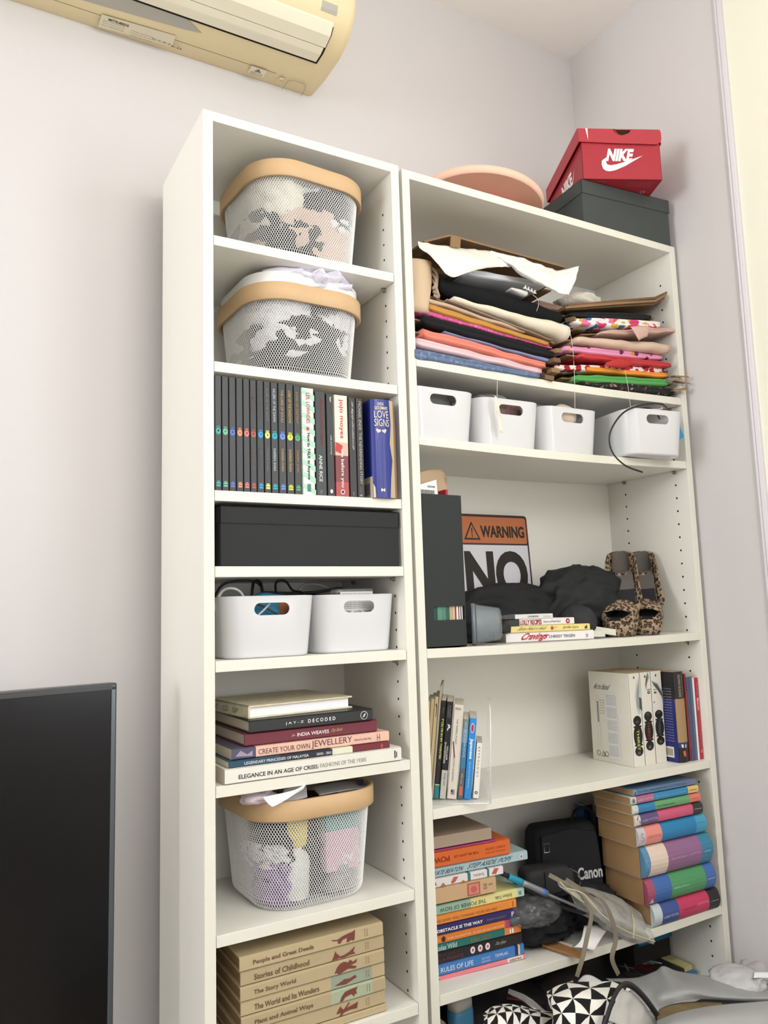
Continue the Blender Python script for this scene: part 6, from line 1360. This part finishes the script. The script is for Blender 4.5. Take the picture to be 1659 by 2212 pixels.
sheet('patterned_cloth', [
 [at(1042, 2192, y=-.04), at(1070, 2172, y=-.04), at(1110, 2170, y=-.04), at(1150, 2180, y=-.04), at(1200, 2188, y=-.06)],
 [at(1046, 2205, y=-.09), at(1080, 2188, y=-.10), at(1115, 2186, y=-.10), at(1150, 2194, y=-.10), at(1200, 2200, y=-.10)],
 [at(1040, 2240, y=-.12), at(1080, 2236, y=-.13), at(1115, 2236, y=-.13), at(1150, 2240, y=-.13), at(1200, 2244, y=-.13)]],
 WW_, 180, 80, .006, 18, 7, .001, matf=pin(8, 4, .4), label='finer black and white triangle patterned cloth at the lower left of the bag', cat='cloth')
sheet('grey_lining', [[at(1340, 2136, y=-.155), at(1370, 2148, y=-.155), at(1400, 2180, y=-.155), at(1430, 2225, y=-.155)], [at(1330, 2160, y=-.165), at(1350, 2175, y=-.165), at(1375, 2200, y=-.165), at(1400, 2235, y=-.165)], [at(1312, 2205, y=-.185), at(1330, 2210, y=-.185), at(1350, 2222, y=-.185), at(1375, 2245, y=-.185)]], mat((198, 196, 190), .8, .1), 24, 14, .004, 30, 4, label='pale grey lining seen inside the handle loop of the patterned bag', cat='lining')
cable('black curved handle of the patterned bag arching to the right', [at(1300, 2235, y=-.205), at(1312, 2195, y=-.20), at(1328, 2150, y=-.185), at(1345, 2128, y=-.17), at(1368, 2132, y=-.165), at(1400, 2165, y=-.165), at(1440, 2225, y=-.17)], .0055, (32, 32, 33), name='bag_handle', flat=.45, nrm=(0, 1, 0), cat='handle')
sheet('white_paper', [[at(1182, 2142, y=-.05), at(1210, 2130, y=-.05), at(1238, 2118, y=-.05)], [at(1185, 2165, y=-.07), at(1210, 2150, y=-.08), at(1240, 2132, y=-.08)], [at(1192, 2180, y=-.10), at(1215, 2168, y=-.10), at(1240, 2150, y=-.10)]], mat((206, 206, 210), .7, .2), 12, 8, .004, 30, label='white paper corner sticking up behind the patterned bag', cat='paper')
sheet('white_paper', [[at(1250, 2118, y=-.03), at(1262, 2107, y=-.03), at(1275, 2107, y=-.03), at(1296, 2118, y=-.03)], [at(1248, 2130, y=-.05), at(1265, 2124, y=-.06), at(1280, 2122, y=-.06), at(1300, 2126, y=-.06)]], mat((226, 226, 230), .7, .2), 12, 6, .003, 30, label='small white paper peak above the patterned bag', cat='paper')
GP = mat((158, 160, 161), .38, .45, bump=.1, bscale=30)
sheet('grey_mailer', [
 [at(1310, 2114, y=-.03), at(1375, 2112, y=-.03), at(1415, 2098, y=-.04), at(1434, 2087, y=-.05), at(1465, 2098, y=-.05), at(1500, 2104, y=-.06), at(1560, 2112, y=-.07), at(1690, 2122, y=-.10)],
 [at(1340, 2130, y=-.08), at(1385, 2135, y=-.09), at(1425, 2128, y=-.10), at(1450, 2120, y=-.11), at(1480, 2122, y=-.12), at(1520, 2126, y=-.12), at(1580, 2132, y=-.13), at(1690, 2140, y=-.15)],
 [at(1370, 2150, y=-.11), at(1400, 2160, y=-.12), at(1430, 2150, y=-.14), at(1465, 2142, y=-.15), at(1500, 2142, y=-.16), at(1540, 2150, y=-.16), at(1600, 2154, y=-.17), at(1690, 2156, y=-.19)],
 [at(1400, 2185, y=-.13), at(1420, 2186, y=-.14), at(1445, 2170, y=-.15), at(1480, 2160, y=-.16), at(1520, 2158, y=-.16), at(1570, 2160, y=-.16), at(1620, 2162, y=-.17), at(1690, 2162, y=-.18)]],
 GP, 60, 26, .005, 14, 3, .001, label='grey plastic mailer with a peaked edge in front of the bottom shelf', cat='plastic bag')
sheet('grey_mailer', [
 [at(1420, 2205, y=-.20), at(1455, 2190, y=-.21), at(1520, 2176, y=-.22), at(1590, 2168, y=-.23), at(1690, 2160, y=-.24)],
 [at(1420, 2225, y=-.24), at(1455, 2210, y=-.26), at(1520, 2200, y=-.27), at(1590, 2195, y=-.28), at(1690, 2190, y=-.29)],
 [at(1420, 2260, y=-.27), at(1455, 2255, y=-.29), at(1520, 2250, y=-.30), at(1590, 2250, y=-.31), at(1690, 2250, y=-.32)]],
 mat((166, 168, 168), .38, .45, bump=.1, bscale=30), 40, 16, .004, 14, 9, .001, label='smooth grey plastic mailer at the lower right corner', cat='plastic bag')
sheet('tan_wrapping', [[at(1425, 2180, y=-.145), at(1460, 2168, y=-.15), at(1510, 2164, y=-.155), at(1560, 2166, y=-.16)], [at(1420, 2195, y=-.17), at(1460, 2184, y=-.175), at(1510, 2176, y=-.18), at(1560, 2172, y=-.185)], [at(1420, 2212, y=-.20), at(1460, 2200, y=-.20), at(1510, 2186, y=-.20), at(1560, 2178, y=-.20)]], mat((128, 108, 76), .8, .15, var=.25, vscale=40), 24, 10, .003, 30, label='brown wrapping glimpsed between the two grey mailers', cat='paper')
crumple('white_plastic_bag', at(1590, 2118, y=-.10), (.055, .05, .020), mat((196, 196, 198), .4, .4), 91, amp=.4, label='pale folded plastic bag lying before the right bookcase panel', cat='plastic bag', sub=4)
crumple('white_plastic_bag', at(1655, 2092, y=-.06) + Vector((0, 0, -.01)), (.055, .05, .028), mat((190, 187, 184), .6, .3), 93, amp=.45, label='greyish white bag bulging at the right edge beside the wall', cat='plastic bag', sub=4)
sheet('white_paper', [[at(1630, 2100, y=-.13), at(1700, 2100, y=-.13)], [at(1628, 2112, y=-.14), at(1700, 2114, y=-.14)]], mat((240, 240, 244), .6, .2), 8, 4, label='bright white paper edge at the right border', cat='paper')
# objects standing on a sagging shelf follow it down
for o in list(SC.objects):
    if o.type == 'EMPTY' and o.parent is None and .42 < o.location.x < 1.2 and -.08 < o.location.y < .3 and o.get('category') not in ('bookcase', 'fabric', 'cardboard', 'bed', 'pen'):
        zz = o.location.z + .01; c_ = [i for i, s_ in enumerate(ZS_W) if s_ < zz]
        if not c_ or c_[0] == 0: continue
        xc = o.location.x + (.10 if o.get('category') == 'book' and c_[0] in (2, 4) else .0)
        if o.get('category') == 'book' and c_[0] in (2, 4): xc = .78 if c_[0] == 2 else (.54 if xc < .8 else 1.07)
        o.location.z -= SAGS[c_[0]] * sin(pi * min(max((xc - .4277) / .764, 0), 1)) * .9
def adopt(child, parent):
    c = [o for o in SC.objects if str(o.get('label', '')).startswith(child)][0]; p = [o for o in SC.objects if str(o.get('label', '')).startswith(parent)][0]
    c.parent = p; c.location = c.location - p.location
    for k_ in ('label', 'category', 'group'):
        if k_ in c.keys(): del c[k_]
adopt('black curved handle of the patterned', 'black and white triangle patterned'); adopt('pale grey lining seen', 'black and white triangle patterned')
adopt('yellow seam running', 'clear plastic pack with'); adopt('short yellow seam', 'clear plastic pack with'); adopt('yellow seam along', 'greyer plastic pack')
adopt('corner of lilac cloth', 'pale lilac cloth heaped')
adopt('crumpled red scrap', 'glossy red fabric in'); adopt('corner of dusty pink fabric', 'dusty pink crepe')
# print meshes are many tiny letters that belong together
for o in SC.objects:
    if o.type == 'MESH' and o.parent and o.name.split('.')[0] in ('spine_print', 'cover_print', 'cover_lettering', 'box_print', 'sign_face', 'invoice_print', 'lettering', 'rating_label', 'back_label', 'sticker', 'printed_card', 'curled_edge', 'card_wall', 'lid'):
        if o.name.split('.')[0] != 'lid' and o.name.split('.')[0] != 'card_wall': o['kind'] = 'stuff'
